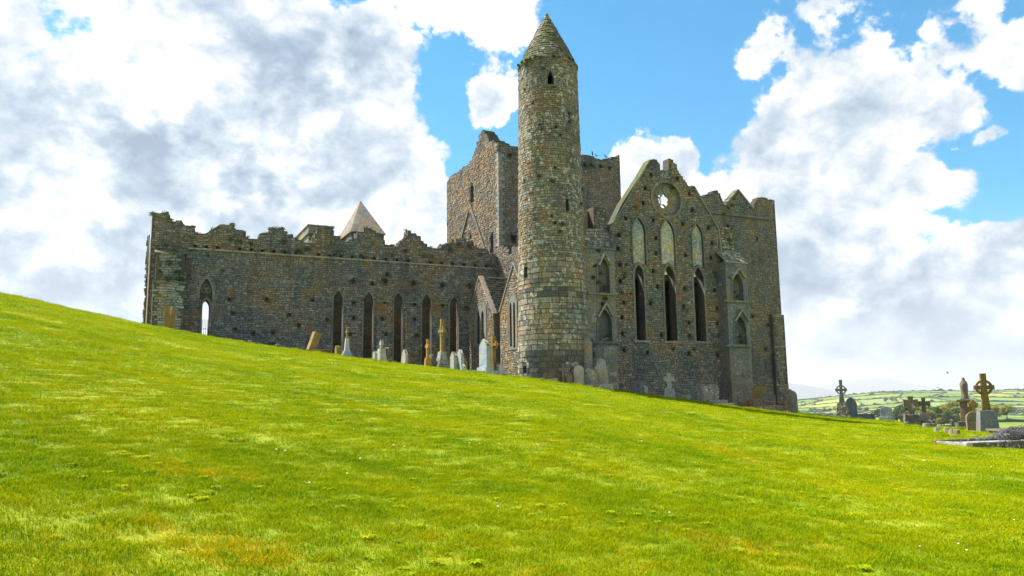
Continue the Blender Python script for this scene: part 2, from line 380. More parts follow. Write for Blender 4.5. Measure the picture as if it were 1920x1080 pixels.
M_greyst = stone_mat('grey_granite', [(0.30, 0.32, 0.34)], stain_amt=0.25, orange=0.0, white=0.15, moss=0.1, scale=2.0, bump=0.2, gain=0.85)
M_slate_st = stone_mat('blue_grey_stone', [(0.17, 0.19, 0.21)], stain_amt=0.35, orange=0.05, white=0.25, moss=0.2, scale=2.0, bump=0.25, gain=0.75)
M_blue = stone_mat('pale_limestone', [(0.46, 0.50, 0.52)], stain=(0.2, 0.22, 0.22), stain_amt=0.3, orange=0.0, white=0.1, moss=0.08, scale=2.0, bump=0.2, gain=0.72)
M_palest = stone_mat('pale_weathered_stone', [(0.40, 0.385, 0.33), (0.35, 0.34, 0.30)], stain_amt=0.4, orange=0.2, white=0.6, moss=0.3, scale=2.2, gain=0.82)
M_roof = stone_mat('mossy_slate', [(0.045, 0.055, 0.038), (0.055, 0.06, 0.04), (0.036, 0.044, 0.036)], stain_amt=0.2, orange=0.0, white=0.0, moss=0.0, bump=0.3, gain=0.45)
def flat_mat(name, col, rough=0.7, metal=0.0, var=0.25, scale=6.0):
    m, t, b = new_mat(name)
    pos = t.n('ShaderNodeNewGeometry').outputs['Position']; f = t.noise(pos, scale, 4, 0.6)
    c = t.mix(1.0, c4(col), t.ramp(f, [(0.3, (1 - var,) * 3), (0.7, (1 + var,) * 3)]), 'MULTIPLY')
    t.link(c, b.inputs['Base Color']); b.inputs['Roughness'].default_value = rough; b.inputs['Metallic'].default_value = metal
    return m
M_iron = flat_mat('rusty_iron', (0.16, 0.07, 0.035), 0.8, 0.2, 0.5, 9)
M_bars = flat_mat('black_iron', (0.03, 0.03, 0.03), 0.6, 0.4)
M_bird = flat_mat('dark_feathers', (0.05, 0.05, 0.055), 0.7)
M_shed = flat_mat('pale_shed', (0.62, 0.60, 0.58), 0.7, 0, 0.1, 0.05)
M_shedroof = flat_mat('shed_roof', (0.40, 0.36, 0.35), 0.7, 0, 0.15, 0.05)
M_gravel = flat_mat('grave_chippings', (0.26, 0.29, 0.29), 0.9, 0, 0.4, 20)
def leaf_mat(name, dark, light, scale, trans=0.25):
    m, t, b = new_mat(name)
    geo = t.n('ShaderNodeNewGeometry'); pos = geo.outputs['Position']
    f = t.math('ADD', t.math('MULTIPLY', t.noise(pos, scale, 3, 0.6), 0.6), t.math('MULTIPLY', geo.outputs['Random Per Island'], 0.4))
    c = t.ramp(f, [(0.25, dark), (0.75, light)])
    t.link(c, b.inputs['Base Color']); b.inputs['Roughness'].default_value = 0.65
    tr = t.n('ShaderNodeBsdfTranslucent'); t.link(c, tr.inputs[0]); ms = t.n('ShaderNodeMixShader'); ms.inputs[0].default_value = trans
    t.link(b.outputs[0], ms.inputs[1]); t.link(tr.outputs[0], ms.inputs[2])
    t.link(ms.outputs[0], [n for n in m.node_tree.nodes if n.type == 'OUTPUT_MATERIAL'][0].inputs[0])
    return m
M_ivy = leaf_mat('wall_plants', (0.02, 0.045, 0.006), (0.085, 0.13, 0.015), 2.0)
M_tree = leaf_mat('tree_leaves', (0.025, 0.05, 0.012), (0.09, 0.13, 0.02), 0.15, 0.4)
M_tree2 = leaf_mat('yellow_tree_leaves', (0.12, 0.16, 0.008), (0.34, 0.33, 0.015), 0.15, 0.45)
M_hedge = leaf_mat('hedge_leaves', (0.018, 0.036, 0.012), (0.05, 0.075, 0.02), 0.03, 0.0)
M_lav = leaf_mat('grey_shrub', (0.09, 0.085, 0.09), (0.21, 0.20, 0.205), 8.0, 0.1)
M_bark = flat_mat('bark', (0.09, 0.07, 0.05), 0.9)
M_daisy = flat_mat('daisy_petals', (0.8, 0.8, 0.78), 0.6, 0, 0.05)
def grass_colour(t, pos, rnd=None):
    """lawn colour: green with dry yellow patches"""
    flat = t.vmath('MULTIPLY', pos, (1, 1, 0))
    a = t.noise(flat, 0.22, 5, 0.6); bb = t.noise(t.vmath('ADD', flat, (40, 11, 0)), 1.1, 5, 0.65)
    c = t.noise(t.vmath('ADD', flat, (3, 90, 0)), 5.0, 4, 0.65)
    v = t.math('ADD', t.math('ADD', t.math('MULTIPLY', a, 0.45), t.math('MULTIPLY', bb, 0.32)), t.math('MULTIPLY', c, 0.23))
    if rnd is not None: v = t.math('ADD', v, t.math('MULTIPLY', t.math('SUBTRACT', rnd, 0.5), 0.22))
    col = t.ramp(v, [(0.30, (0.045, 0.122, 0.001)), (0.40, (0.152, 0.250, 0.001)), (0.52, (0.275, 0.335, 0.001)), (0.65, (0.390, 0.370, 0.002)), (0.77, (0.50, 0.34, 0.004))])
    dry = t.math('MULTIPLY', t.smooth(t.noise(t.vmath('ADD', t.vmath('MULTIPLY', flat, (0.7, 1.3, 0)), (17, 55, 0)), 0.42, 5, 0.65), 0.56, 0.69), t.smooth(c, 0.38, 0.58))
    return t.mix(t.math('MULTIPLY', dry, 0.62), col, (0.52, 0.35, 0.006, 1))
def mk_grass():
    m, t, b = new_mat('grass_blades')
    geo = t.n('ShaderNodeNewGeometry'); oi = t.n('ShaderNodeObjectInfo')
    rnd = t.math('FRACT', t.math('ADD', geo.outputs['Random Per Island'], oi.outputs['Random']))
    c = grass_colour(t, geo.outputs['Position'], rnd)
    t.link(c, b.inputs['Base Color']); b.inputs['Roughness'].default_value = 0.8; b.inputs['Specular IOR Level'].default_value = 0.03
    tr = t.n('ShaderNodeBsdfTranslucent'); t.link(c, tr.inputs[0]); ms = t.n('ShaderNodeMixShader'); ms.inputs[0].default_value = 0.3
    t.link(b.outputs[0], ms.inputs[1]); t.link(tr.outputs[0], ms.inputs[2])
    t.link(ms.outputs[0], [n for n in m.node_tree.nodes if n.type == 'OUTPUT_MATERIAL'][0].inputs[0])
    m2, t, b = new_mat('lawn_soil')
    pos = t.n('ShaderNodeNewGeometry').outputs['Position']
    c = t.mix(1.0, grass_colour(t, pos), (0.75, 0.75, 0.75, 1), 'MULTIPLY')
    t.link(c, b.inputs['Base Color']); b.inputs['Roughness'].default_value = 0.95
    bp = t.n('ShaderNodeBump'); bp.inputs['Strength'].default_value = 0.5; bp.inputs['Distance'].default_value = 0.05
    t.link(t.noise(pos, 12, 5, 0.7), bp.inputs['Height']); t.link(bp.outputs[0], b.inputs['Normal'])
    m3, t, b = new_mat('valley_ground')
    pos = t.n('ShaderNodeNewGeometry').outputs['Position']
    c = t.ramp(t.noise(pos, 0.004, 5, 0.6), [(0.3, (0.05, 0.085, 0.015)), (0.7, (0.12, 0.16, 0.025))])
    t.link(c, b.inputs['Base Color']); b.inputs['Roughness'].default_value = 0.95
    return m, m2, m3
M_blade, M_soil, M_valley = mk_grass()
def mk_fields():
    m, t, b = new_mat('field_grass')
    at = t.n('ShaderNodeAttribute', attribute_name='tone'); pos = t.n('ShaderNodeNewGeometry').outputs['Position']
    c = t.mix(1.0, at.outputs['Color'], t.ramp(t.noise(pos, 0.02, 4, 0.6), [(0.3, (0.85,) * 3), (0.7, (1.15,) * 3)]), 'MULTIPLY')
    t.link(c, b.inputs['Base Color']); b.inputs['Roughness'].default_value = 0.95
    return m
M_field = mk_fields()
M_mount = flat_mat('mountain_heath', (0.09, 0.10, 0.09), 0.95, 0, 0.3, 0.0006)

# ------------------------------------------------------------------ terrain
EDGE = [(0, 550, 48), (130, 579, 49), (280, 613, 51), (450, 643, 53), (560, 657, 53.5), (700, 677, 54), (860, 694, 53), (940, 704, 52.3), (1000, 711.5, 52),
        (1150, 733, 53.5), (1300, 752.5, 55), (1400, 765, 56), (1500, 776, 55.5), (1580, 785, 54.5), (1660, 790, 53), (1722, 798, 50), (1800, 803, 48), (1855, 808, 46.5), (1920, 814, 45)]
_az = []; _B = []; _R = []
for px, py, dd in EDGE:
    t_, e_ = ray(px, py); h_ = math.hypot(t_, 1)
    _az.append(math.atan(t_)); _R.append(dd * h_); _B.append((e_ * dd + 1.65) / (dd * h_))
_az = np.array([-PI, -2.2, -1.2, -0.8] + _az + [0.75, 1.2, 2.2, PI]); _B = np.array([0.0, 0.06, 0.16, 0.185] + _B + [-0.018, -0.04, -0.05, 0.0]); _R = np.array([60, 60, 60, 58] + _R + [56, 58, 60, 60])
def smooth_tab(x, y, x0, x1, n, sig):
    g = np.linspace(x0, x1, n); v = np.interp(g, x, y); k = np.arange(-40, 41); step = g[1] - g[0]
    kern = np.exp(-0.5 * (k * step / sig) ** 2); kern /= kern.sum()
    return g, np.convolve(np.pad(v, 40, mode='edge'), kern, 'valid')
_g, _Bs = smooth_tab(_az, _B, -PI, PI, 2400, 0.02); _, _Rs = smooth_tab(_az, _R, -PI, PI, 2400, 0.03)
_, _S1 = smooth_tab(np.array([-PI, -0.62, -0.50, -0.42, 0.33, 0.40, 1.2, PI]), np.array([-0.2, -0.2, -0.16, -0.07, -0.06, -0.22, -0.24, -0.2]), -PI, PI, 2400, 0.02)
def ground(X, Y):
    X = np.asarray(X, float); Y = np.asarray(Y, float)
    r = np.hypot(X, Y); az = np.arctan2(X, Y)
    B = np.interp(az, _g, _Bs); R = np.interp(az, _g, _Rs); s1 = np.interp(az, _g, _S1)
    u = np.maximum(r - R, 0); w = 5.0
    ramp_ = np.where(u < w, B * u + (s1 - B) * u * u / (2 * w), B * w / 2 + s1 * w / 2 + s1 * (u - w))
    far = np.maximum(r - 112, 0)
    z = -1.65 + B * np.minimum(r, R) + ramp_ - 0.25 * far
    # small unevenness of the turf
    z = z + 0.035 * (np.sin(X * 0.9 + 1.3 * np.sin(Y * 0.37)) * np.sin(Y * 0.8 + X * 0.23)) * np.clip((r - 3) / 6, 0, 1)
    v = valley(X, Y)
    k = 8.0                                             # smooth maximum with the valley floor
    d = np.clip(z - v, -60, 60)
    return np.where(z - v > 55, z, v + k * np.log1p(np.exp(d / k)))
def valley(X, Y):
    X = np.asarray(X, float); Y = np.asarray(Y, float)
    z = -62 + 4 * np.sin(X / 420 + 1) * np.sin(Y / 530)
    z = z + 84 * np.exp(-(((X - 3250) / 1500) ** 2 + ((Y - 4300) / 900) ** 2)) + 46 * np.exp(-(((X - 1900) / 500) ** 2 + ((Y - 3900) / 620) ** 2))
    z = z + 34 * np.exp(-(((X - 1700) / 1300) ** 2 + ((Y - 7400) / 1300) ** 2))
    z = z + 33 * np.exp(-(((X - 560) / 240) ** 2 + ((Y - 1000) / 190) ** 2))
    return z
def gz(x, y): return float(ground(x, y))
def build_ground():
    rs = np.concatenate([[0.0], np.geomspace(0.6, 40, 60), np.arange(41, 75, 0.75), np.geomspace(75, 400, 60), np.geomspace(410, 48000, 70)])
    az = np.concatenate([np.linspace(-0.85, 0.85, 260), np.linspace(0.85, 2 * PI - 0.85, 92)[1:-1]])
    A, Rr = np.meshgrid(az, rs, indexing='ij'); X = Rr * np.sin(A); Y = Rr * np.cos(A)
    Z = ground(X, Y); Z = Z - np.where(Rr > 430, np.minimum((Rr - 430) * 0.02, 3.0), 0)
    na, nr = A.shape; V = np.stack([X, Y, Z], -1).reshape(-1, 3); Fc = []; mi = []
    for i in range(na):
        j = (i + 1) % na
        for k in range(nr - 1):
            if k == 0: Fc.append((i * nr, i * nr + 1, j * nr + 1))
            else: Fc.append((i * nr + k, i * nr + k + 1, j * nr + k + 1, j * nr + k))
            mi.append(0 if rs[k] < 150 else 1)
    o = meshob('ground', V, Fc, M_soil, smooth=True); o.data.materials.append(M_valley)
    o.data.polygons.foreach_set('material_index', mi)
    tag(o, 'grassy hillside sloping down from left to right', None, None, 'structure')
build_ground()

def build_mountains():
    # two far ridges, profiles by bearing (photograph column, row of the skyline)
    def ridge(name, prof, r0, label, seed):
        g = np.random.default_rng(seed)
        t = np.array([ray(a, b)[0] for a, b in prof]); e = np.array([ray(a, b)[1] for a, b in prof])
        ts = np.linspace(t[0], t[-1], 160); es = np.interp(ts, t, e)
        n = np.cumsum(g.normal(0, 1, 160)); n = n - np.linspace(n[0], n[-1], 160); es = es + n / (np.abs(n).max() + 1e-6) * 0.0010
        us = np.linspace(-1, 1, 25); V = []
        for tt, ee in zip(ts, es):
            for u in us:
                Y = r0 + u * r0 * 0.1 + g.normal(0, 30); H = ee * r0 + 62
                V.append((tt * Y, Y, -66 + max(H, 0) * math.cos(u * PI / 2) ** 1.3 * (1 + 0.04 * g.normal())))
        k = len(us); Fc = [(i * k + j, i * k + j + 1, (i + 1) * k + j + 1, (i + 1) * k + j) for i in range(len(ts) - 1) for j in range(k - 1)]
        tag(meshob(name, V, Fc, M_mount, smooth=True), label, None, None, 'structure')
    ridge('mountain_ridge', [(1250, 742), (1380, 716), (1455, 714), (1500, 720), (1545, 728), (1580, 738), (1640, 744), (1800, 745.5)], 27000, 'nearer blue mountain ridge beside the castle corner', 3)
    ridge('mountain_ridge', [(1380, 742), (1500, 728), (1570, 718), (1630, 709), (1665, 708), (1700, 716), (1745, 727), (1790, 731), (1830, 729), (1880, 731), (1960, 738), (2250, 744)], 40000, 'farther pale mountain ridge above the valley', 5)
build_mountains()

# patchwork of fields with hedges and trees on the plain
def build_fields():
    g = np.random.default_rng(21)
    ang = math.radians(14); ca, sa = math.cos(ang), math.sin(ang)
    nu, nv, du, dv = 34, 40, 185, 205
    P = np.zeros((nu + 1, nv + 1, 2))
    for i in range(nu + 1):
        for j in range(nv + 1):
            u = i * du + g.uniform(-55, 55) - 900 + (j % 2) * 60; v = 520 + j * dv * (1 + j * 0.006) + g.uniform(-50, 50)
            P[i, j] = (u * ca + v * sa * 0.35 + 0.28 * v, -u * sa * 0.5 + v)
    V = []; Fc = []; T = []; hV = Acc()
    tones = [(0.115, 0.185, 0.022), (0.15, 0.215, 0.028), (0.20, 0.245, 0.035), (0.09, 0.15, 0.02), (0.24, 0.26, 0.05), (0.17, 0.22, 0.06), (0.10, 0.17, 0.03), (0.24, 0.235, 0.022)]
    n = 5
    for i in range(nu):
        for j in range(nv):
            c = tones[g.integers(len(tones))]; b = len(V)
            for a in range(n + 1):
                for k in range(n + 1):
                    u, v = a / n, k / n
                    p = P[i, j] * (1 - u) * (1 - v) + P[i + 1, j] * u * (1 - v) + P[i, j + 1] * (1 - u) * v + P[i + 1, j + 1] * u * v
                    V.append((p[0], p[1], float(valley(p[0], p[1])) + 0.4)); T.append((*c, 1))
            for a in range(n):
                for k in range(n): q = b + a * (n + 1) + k; Fc.append((q, q + n + 1, q + n + 2, q + 1))
            for (p, q) in ((P[i, j], P[i + 1, j]), (P[i, j], P[i, j + 1])):
                if g.random() < 0.10: continue
                L = np.hypot(*(q - p)); m = max(3, int(L / 11)); d = (q - p) / L; nn = np.array([-d[1], d[0]])
                tall = g.uniform(2.5, 6.0); prev = None
                for s in range(m + 1):
                    x, y = p + (q - p) * s / m + nn * g.uniform(-2, 2); z = float(valley(x, y)); h = tall * g.uniform(0.5, 1.5) + (g.uniform(3, 8) if g.random() < 0.10 else 0); w = g.uniform(2.0, 4.5)
                    ring = [(x - nn[0] * w, y - nn[1] * w, z - 1), (x - nn[0] * w * 0.7, y - nn[1] * w * 0.7, z + h * 0.8), (x, y, z + h), (x + nn[0] * w * 0.7, y + nn[1] * w * 0.7, z + h * 0.75), (x + nn[0] * w, y + nn[1] * w, z - 1)]
                    hV.V.extend(ring); bb = len(hV.V) - 5
                    if prev is not None: hV.F.extend([(prev + r, prev + r + 1, bb + r + 1, bb + r) for r in range(4)])
                    prev = bb
    o = meshob('fields', V, Fc, M_field)
    ca_ = o.data.color_attributes.new('tone', 'FLOAT_COLOR', 'POINT'); ca_.data.foreach_set('color', np.array(T, np.float32).ravel())
    tag(o, 'patchwork of green and yellow fields in the valley', None, None, 'structure')
    tag(hV.build('hedgerows', M_hedge), 'dark hedgerows dividing the valley fields', 'hedges', None, 'stuff')
build_fields()

def leaf_cloud(n, rx, ry, rz, zc, size, seed, lobes=7):
    """leaf-sized quads spread through lumpy lobes"""
    g = np.random.default_rng(seed); A = Acc()
    L = [(g.uniform(-.55, .55) * rx, g.uniform(-.55, .55) * ry, zc + g.uniform(-.5, .55) * rz, g.uniform(.38, .62)) for _ in range(lobes)]
    for _ in range(n):
        x, y, z, k = L[g.integers(lobes)]
        v = g.normal(size=3); v /= np.linalg.norm(v); q = k * g.uniform(0.65, 1.05)
        c = np.array((x + v[0] * rx * q, y + v[1] * ry * q, z + v[2] * rz * q))
        a = g.normal(size=3) + v * 0.2; a -= a.dot(v) * v * 0.6; a /= np.linalg.norm(a); b = np.cross(v + g.normal(size=3) * 0.35, a); b /= np.linalg.norm(b)
        s = size * g.uniform(0.6, 1.3)
        A.add([c + a * s, c + b * s * 0.6, c - a * s, c - b * s * 0.6], [(0, 1, 2, 3)])
    return A
def make_tree(seed, mat):
    t = thing('valley_tree', 'tree', 'tree')
    g = random.Random(seed); A = Acc(); A.tube((0, 0, -1), (0.2, 0, 4.0), 0.5, 0.32, 7)
    for k in range(5):
        a = k * 1.26 + g.uniform(-.3, .3); A.tube((0.2, 0, 3.2 + 0.3 * k), (2.6 * math.cos(a), 2.6 * math.sin(a), 6.5 + g.uniform(-1, 1.5)), 0.2, 0.07, 5)
    A.build('trunk', M_bark, t)
    leaf_cloud(1100, 5.2, 4.8, 4.2, 6.4, 0.85, seed).build('crown', mat, t)
    return t
def build_trees():
    protos = [make_tree(11, M_tree), make_tree(12, M_tree2), make_tree(13, M_tree), make_tree(14, M_tree2)]
    names = ['dark green round-crowned tree among the valley trees below the graveyard', 'yellow-green round-crowned tree among the valley trees below the graveyard']
    used = [False] * 4; g = random.Random(5)
    spots = []
    for k in range(74):                                   # the wood below the crest, between the pair of crosses and the statue
        px = g.uniform(1690, 1800) if k < 56 else g.uniform(1640, 1900); y = g.uniform(771, 800); spots.append((px, y, g.uniform(1.0, 1.7)))
    spots += [(1648, 786, 1.1), (1655, 785, 1.2), (1686, 786, 1.7), (1694, 789, 1.9), (1636, 778, 1.2), (1520, 772, 1.3), (1545, 771, 1.4), (1556, 772, 1.5), (1566, 771, 1.3), (1612, 772, 1.5), (1625, 773, 1.5), (1840, 776, 1.2), (1880, 778, 1.2), (1895, 776, 1.0), (1662, 755, 2.0), (1672, 754, 2.3), (1680, 755, 1.8), (1835, 790, 0.9), (1720, 772, 1.5), (1760, 768, 1.3)]
    for (px, y, s) in spots:
        t, e = ray(px, y)
        Y = 600.0
        while float(valley(t * Y, Y)) < e * Y and Y < 5200: Y += 20
        i = g.choice((0, 1, 1, 2, 3, 3))
        if y > 783 and px < 1700: i = 0 if i % 2 else 2
        o = protos[i] if not used[i] else copy_tree(protos[i]); used[i] = True
        o.location = (t * Y, Y, float(valley(t * Y, Y)) - 0.2); o.rotation_euler = (0, 0, g.uniform(0, 6.28)); o.scale = (s, s, s * g.uniform(0.85, 1.15))
        where = 'right behind the grey granite headstone' if px < 1700 and y > 776 and px > 1630 else 'in the hollow between the pair of crosses and the statue' if 1700 <= px < 1803 else 'on the hill skyline left of the pair of crosses' if y < 760 else 'beyond the tall slender Celtic cross' if px < 1640 else 'in the fields beyond the largest Celtic cross' if px >= 1803 else 'left of the pair of crosses'
        o['label'] = ('yellow-green' if i % 2 else 'dark green') + ' round-crowned tree ' + where; o['group'] = 'trees in the valley'; 
    for i in range(4):
        if not used[i]:
            for ch in list(protos[i].children): bpy.data.objects.remove(ch)
            bpy.data.objects.remove(protos[i])
build_trees()
def build_sheds():
    for (px, y, w, label) in ((1676, 781, 70, 'long pale farm shed beyond the grey headstone, left of the two'), (1700, 783, 46, 'short pale farm shed just left of the pair of stone crosses')):
        t, e = ray(px, y); Y = 62 / max(-e, .012); x = t * Y; z = float(valley(x, Y))
        o = thing('farm_shed', label, 'farm building', (x, Y, z), 0.2, 'farm sheds in the valley')
        Acc().box(-w / 2, w / 2, -9, 9, -1, 6).build('wall', M_shed, o)
        A = Acc(); A.add([(-w / 2 - 1, -10, 5.8), (w / 2 + 1, -10, 5.8), (w / 2 + 1, 0, 10), (-w / 2 - 1, 0, 10), (w / 2 + 1, 10, 5.8), (-w / 2 - 1, 10, 5.8)], [(0, 1, 2, 3), (3, 2, 4, 5), (0, 3, 5), (1, 4, 2)])
        A.build('roof', M_shedroof, o)
build_sheds()

# ------------------------------------------------------------------ the ruined cathedral
YAW = math.radians(26.0); OX, OY = 6.8, 58.0
cy_, sy_ = math.cos(YAW), math.sin(YAW)
def w2l(X, Y): return (X - OX) * cy_ + (Y - OY) * sy_, -(X - OX) * sy_ + (Y - OY) * cy_
def py(px, y, y0):
    """pixel -> (x, z) on the cathedral plane local y = y0"""
    t, e = ray(px, y); Y = (y0 - OX * sy_ + OY * cy_) / (cy_ - t * sy_)
    return w2l(t * Y, Y)[0], e * Y
def pxx(px, y, x0):
    """pixel -> (y, z) on the cathedral plane local x = x0"""
    t, e = ray(px, y); Y = (x0 + OX * cy_ + OY * sy_) / (t * cy_ + sy_)
    return w2l(t * Y, Y)[1], e * Y
CA = thing('ruined_cathedral', 'large roofless stone cathedral ruin with lancet windows and a rose window in its gable', 'cathedral', (OX, OY, 0), YAW)

def arch_px(f, plane, xl, xr, ya, yb, rise=None, grow=0.0):
    ym = (ya + yb) / 2
    s0 = f(xl, ym, plane)[0]; s1 = f(xr, ym, plane)[0]; za = f((xl + xr) / 2, ya, plane)[1]; zb = f((xl + xr) / 2, yb, plane)[1]
    if s0 > s1: s0, s1 = s1, s0
    w = s1 - s0
    return arch(s0 - grow, s1 + grow, zb, za + grow * 1.5, (rise if rise else w * 1.0) + grow * 1.3)
def put_px(f, plane, x, y, w=0.26, h=0.28):
    s, z = f(x, y, plane); return rect(s - w / 2, s + w / 2, z - h / 2, z + h / 2)
def diamond_px(f, plane, x, y, r=0.26):
    s, z = f(x, y, plane); return [(s - r, z), (s, z + r), (s + r, z), (s, z - r)]
ZB = -4.0
def wall(name, f_on, plane, outline, through, blind, mat, seed, parent=CA, thick=1.2, course=(0.10, 0.22), width=(0.14, 0.42), prot=(0.005, 0.05), label=None, zmin=None, splay=None, skin=0.45):
    A = Acc(); V, Fc = prism2d(outline, through + blind, 0.0, skin); A.add(f_on(V, plane), Fc)
    V, Fc = prism2d(outline, splay or through, skin + 0.002, thick); A.add(f_on(V, plane), Fc)
    w = A.build(name, M_mortar, parent)
    if label: w['label'] = label
    o2 = outline if zmin is None else [(s, max(z, zmin)) for s, z in outline]
    V, Fc = masonry(o2, through + blind, course, width, prot, seed=seed)
    st = meshob('masonry', f_on(V, plane), Fc, mat, w); st['kind'] = 'stuff'
    return w
def frame(name, f_on, plane, inner, outer, mat, parent, d0=-0.07, d1=0.2):
    V, Fc = prism2d(outer, [inner], d0, d1); return meshob(name, f_on(V, plane), Fc, mat, parent)
def strip(A, f_on, plane, p, q, h, d0, d1):
    """bar along a face from p to q (s, z)"""
    p = np.array(p); q = np.array(q); d = (q - p) / np.linalg.norm(q - p); n = np.array((-d[1], d[0])) * h / 2
    V, Fc = prism2d([tuple(p - n), tuple(q - n), tuple(q + n), tuple(p + n)], [], d0, d1); A.add(f_on(V, plane), Fc)

# ---- choir north wall
YC = 15.2; XE = py(936, 480, YC)[0]     # choir wall plane; transept east wall plane
top_px = [(286, 397), (318, 398), (320, 412), (345, 412), (347, 424), (366, 424), (367, 437), (395, 438), (398, 430), (412, 428), (414, 420), (437, 419), (440, 429), (458, 434), (462, 443), (476, 449), (484, 447), (490, 438), (506, 435), (508, 427), (530, 428), (536, 434), (545, 440), (560, 450), (575, 454), (588, 445), (595, 432), (600, 427), (622, 427), (628, 441), (640, 449), (650, 452), (668, 447), (680, 435), (685, 428), (703, 432), (718, 443), (722, 459), (743, 463), (757, 448), (764, 447), (765, 432), (772, 438), (787, 442), (792, 452), (803, 463), (820, 467), (833, 458), (853, 455), (857, 447), (883, 452), (890, 460), (910, 467), (928, 478), (936, 498)]
top = ragged([py(a, b, YC) for a, b in top_px], 0.4, 0.13, 3)
xl = top[0][0]; xr = XE - 0.1
z_str = py(640, 485, YC)[1]
body = [(xl, ZB), (xl, z_str), (xr, z_str), (xr, ZB)]
lan = [(624, 642, 545, 672), (681, 699, 548, 678), (738, 754, 550, 684), (791, 808, 552, 690), (843, 859, 557, 697)]
thr = [arch_px(py, YC, *l) for l in lan]
eastw = arch_px(py, YC, 378.5, 392.5, 562, 640)
recess = arch_px(py, YC, 374.5, 398.5, 522, 561, rise=1.3)
holes = [put_px(py, YC, a, b) for a, b in [(430, 561), (500, 562), (586, 564), (436, 587), (542, 590), (441, 617), (475, 626), (512, 624), (511, 647), (663, 568), (663, 596), (657, 626), (717, 598), (720, 567), (724, 627), (777, 570), (777, 599), (781, 628), (830, 573), (876, 577), (698, 532), (726, 515), (580, 640), (560, 610), (613, 600)]]
holes += [diamond_px(py, YC, a, b) for a, b in [(662, 528), (722, 527), (775, 531), (829, 535), (880, 537)]]
wc = wall('choir_wall', on_y, YC, body, thr + [eastw], holes + [recess], M_choir, 11, zmin=0.5, thick=1.1, skin=0.28, splay=[arch_px(py, YC, *l, grow=0.42) for l in lan] + [eastw])
# parapet above the string course, ruined
par = [(xl, z_str + 0.002)] + top + [(xr, top[-1][1] - 0.4), (xr, z_str + 0.002)]
weep = [put_px(py, YC, a, 467 + (a - 353) * 0.0693 - 6, 0.22, 0.24) for a in range(366, 925, 21) if a not in (429, 576, 786)]
wall('parapet', on_y, YC, par, [], weep, M_par, 12)
A = Acc(); strip(A, on_y, YC, (py(352, 467, YC)[0], z_str), (xr - 0.05, z_str), 0.13, -0.14, 0.1); A.build('string_course', M_par, CA)
for (l, nx) in zip(lan, lan[1:] + [(874, 0, 0, 0)]):
    A = Acc(); a = py(l[1] + 4, l[2] + 16, YC); b = py(nx[0] - 4, l[2] + 18, YC); strip(A, on_y, YC, a, (b[0], a[1]), 0.09, -0.08, 0.05); A.build('sill_course', M_par, CA)
for l, h in zip(lan, thr):
    fr = frame('lancet_window', on_y, YC, h, arch_px(py, YC, *l, grow=0.11), M_trim, CA)
    zg = h[0][1]; A = Acc(); s0, s1 = h[0][0], h[-1][0]
    for k in range(7): s = s0 + (s1 - s0) * (k + 0.5) / 7; A.tube((s, YC + 0.5, zg - 0.6), (s, YC + 0.5, zg + 2.3), 0.018, n=5)
    for z in (zg + 0.3, zg + 1.2, zg + 2.1): A.tube((s0, YC + 0.5, z), (s1, YC + 0.5, z), 0.02, n=5)
    A.build('grille', M_bars, fr)
fr = frame('lancet_window', on_y, YC, recess, arch_px(py, YC, 374.5, 398.5, 522, 561, rise=1.3, grow=0.2), M_trim, CA)
fr2 = frame('lancet_window', on_y, YC, eastw, arch_px(py, YC, 378.5, 392.5, 562, 640, grow=0.14), M_trim, CA)
s0, s1 = eastw[0][0], eastw[-1][0]; A = Acc()
zb = eastw[0][1]
for k in range(4): s = s0 + (s1 - s0) * (k + 0.5) / 4; A.tube((s, YC + 0.5, zb - 0.6), (s, YC + 0.5, zb + 1.75), 0.02, n=5)
A.tube((s0, YC + 0.5, zb + 1.0), (s1, YC + 0.5, zb + 1.0), 0.02, n=5); A.build('grille', M_bars, fr2)
# trefoil in the blind head
sc, zc = py(386.5, 541, YC); A = Acc()
for k in range(3):
    a = PI / 2 + k * 2 * PI / 3; ring = [(sc + 0.17 * math.cos(a) + 0.24 * math.cos(q * PI / 5), zc + 0.17 * math.sin(a) + 0.24 * math.sin(q * PI / 5)) for q in range(10)]
    inn = [(sc + 0.17 * math.cos(a) + 0.15 * math.cos(q * PI / 5), zc + 0.17 * math.sin(a) + 0.15 * math.sin(q * PI / 5)) for q in range(10)]
    V, Fc = prism2d(ring, [inn], 0.2 + 0.003 * k, 0.45); A.add(on_y(V, YC), Fc)
A.build('tracery', M_trim, fr)
# other choir walls: south wall (seen through the windows) and east end
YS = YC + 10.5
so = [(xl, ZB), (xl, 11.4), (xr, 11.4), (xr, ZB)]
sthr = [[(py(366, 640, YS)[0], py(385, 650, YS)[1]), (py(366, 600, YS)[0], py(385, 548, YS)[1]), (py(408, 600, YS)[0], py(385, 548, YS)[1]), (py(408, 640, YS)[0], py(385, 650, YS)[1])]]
wall('choir_south_wall', on_y, YS, so, sthr, [], M_painted_shade, 14, zmin=1.0)  # dark tone stands in for shade behind the lancets
V, Fc = prism2d([(YC + 1.3, ZB), (YC + 1.3, 12.6), (YC + 5.5, 13.6), (YC + 10.4, 11.6), (YC + 10.4, ZB)], [], 0, 1.2); meshob('choir_east_wall', on_x(V, xl + 0.01), Fc, M_choir, CA)
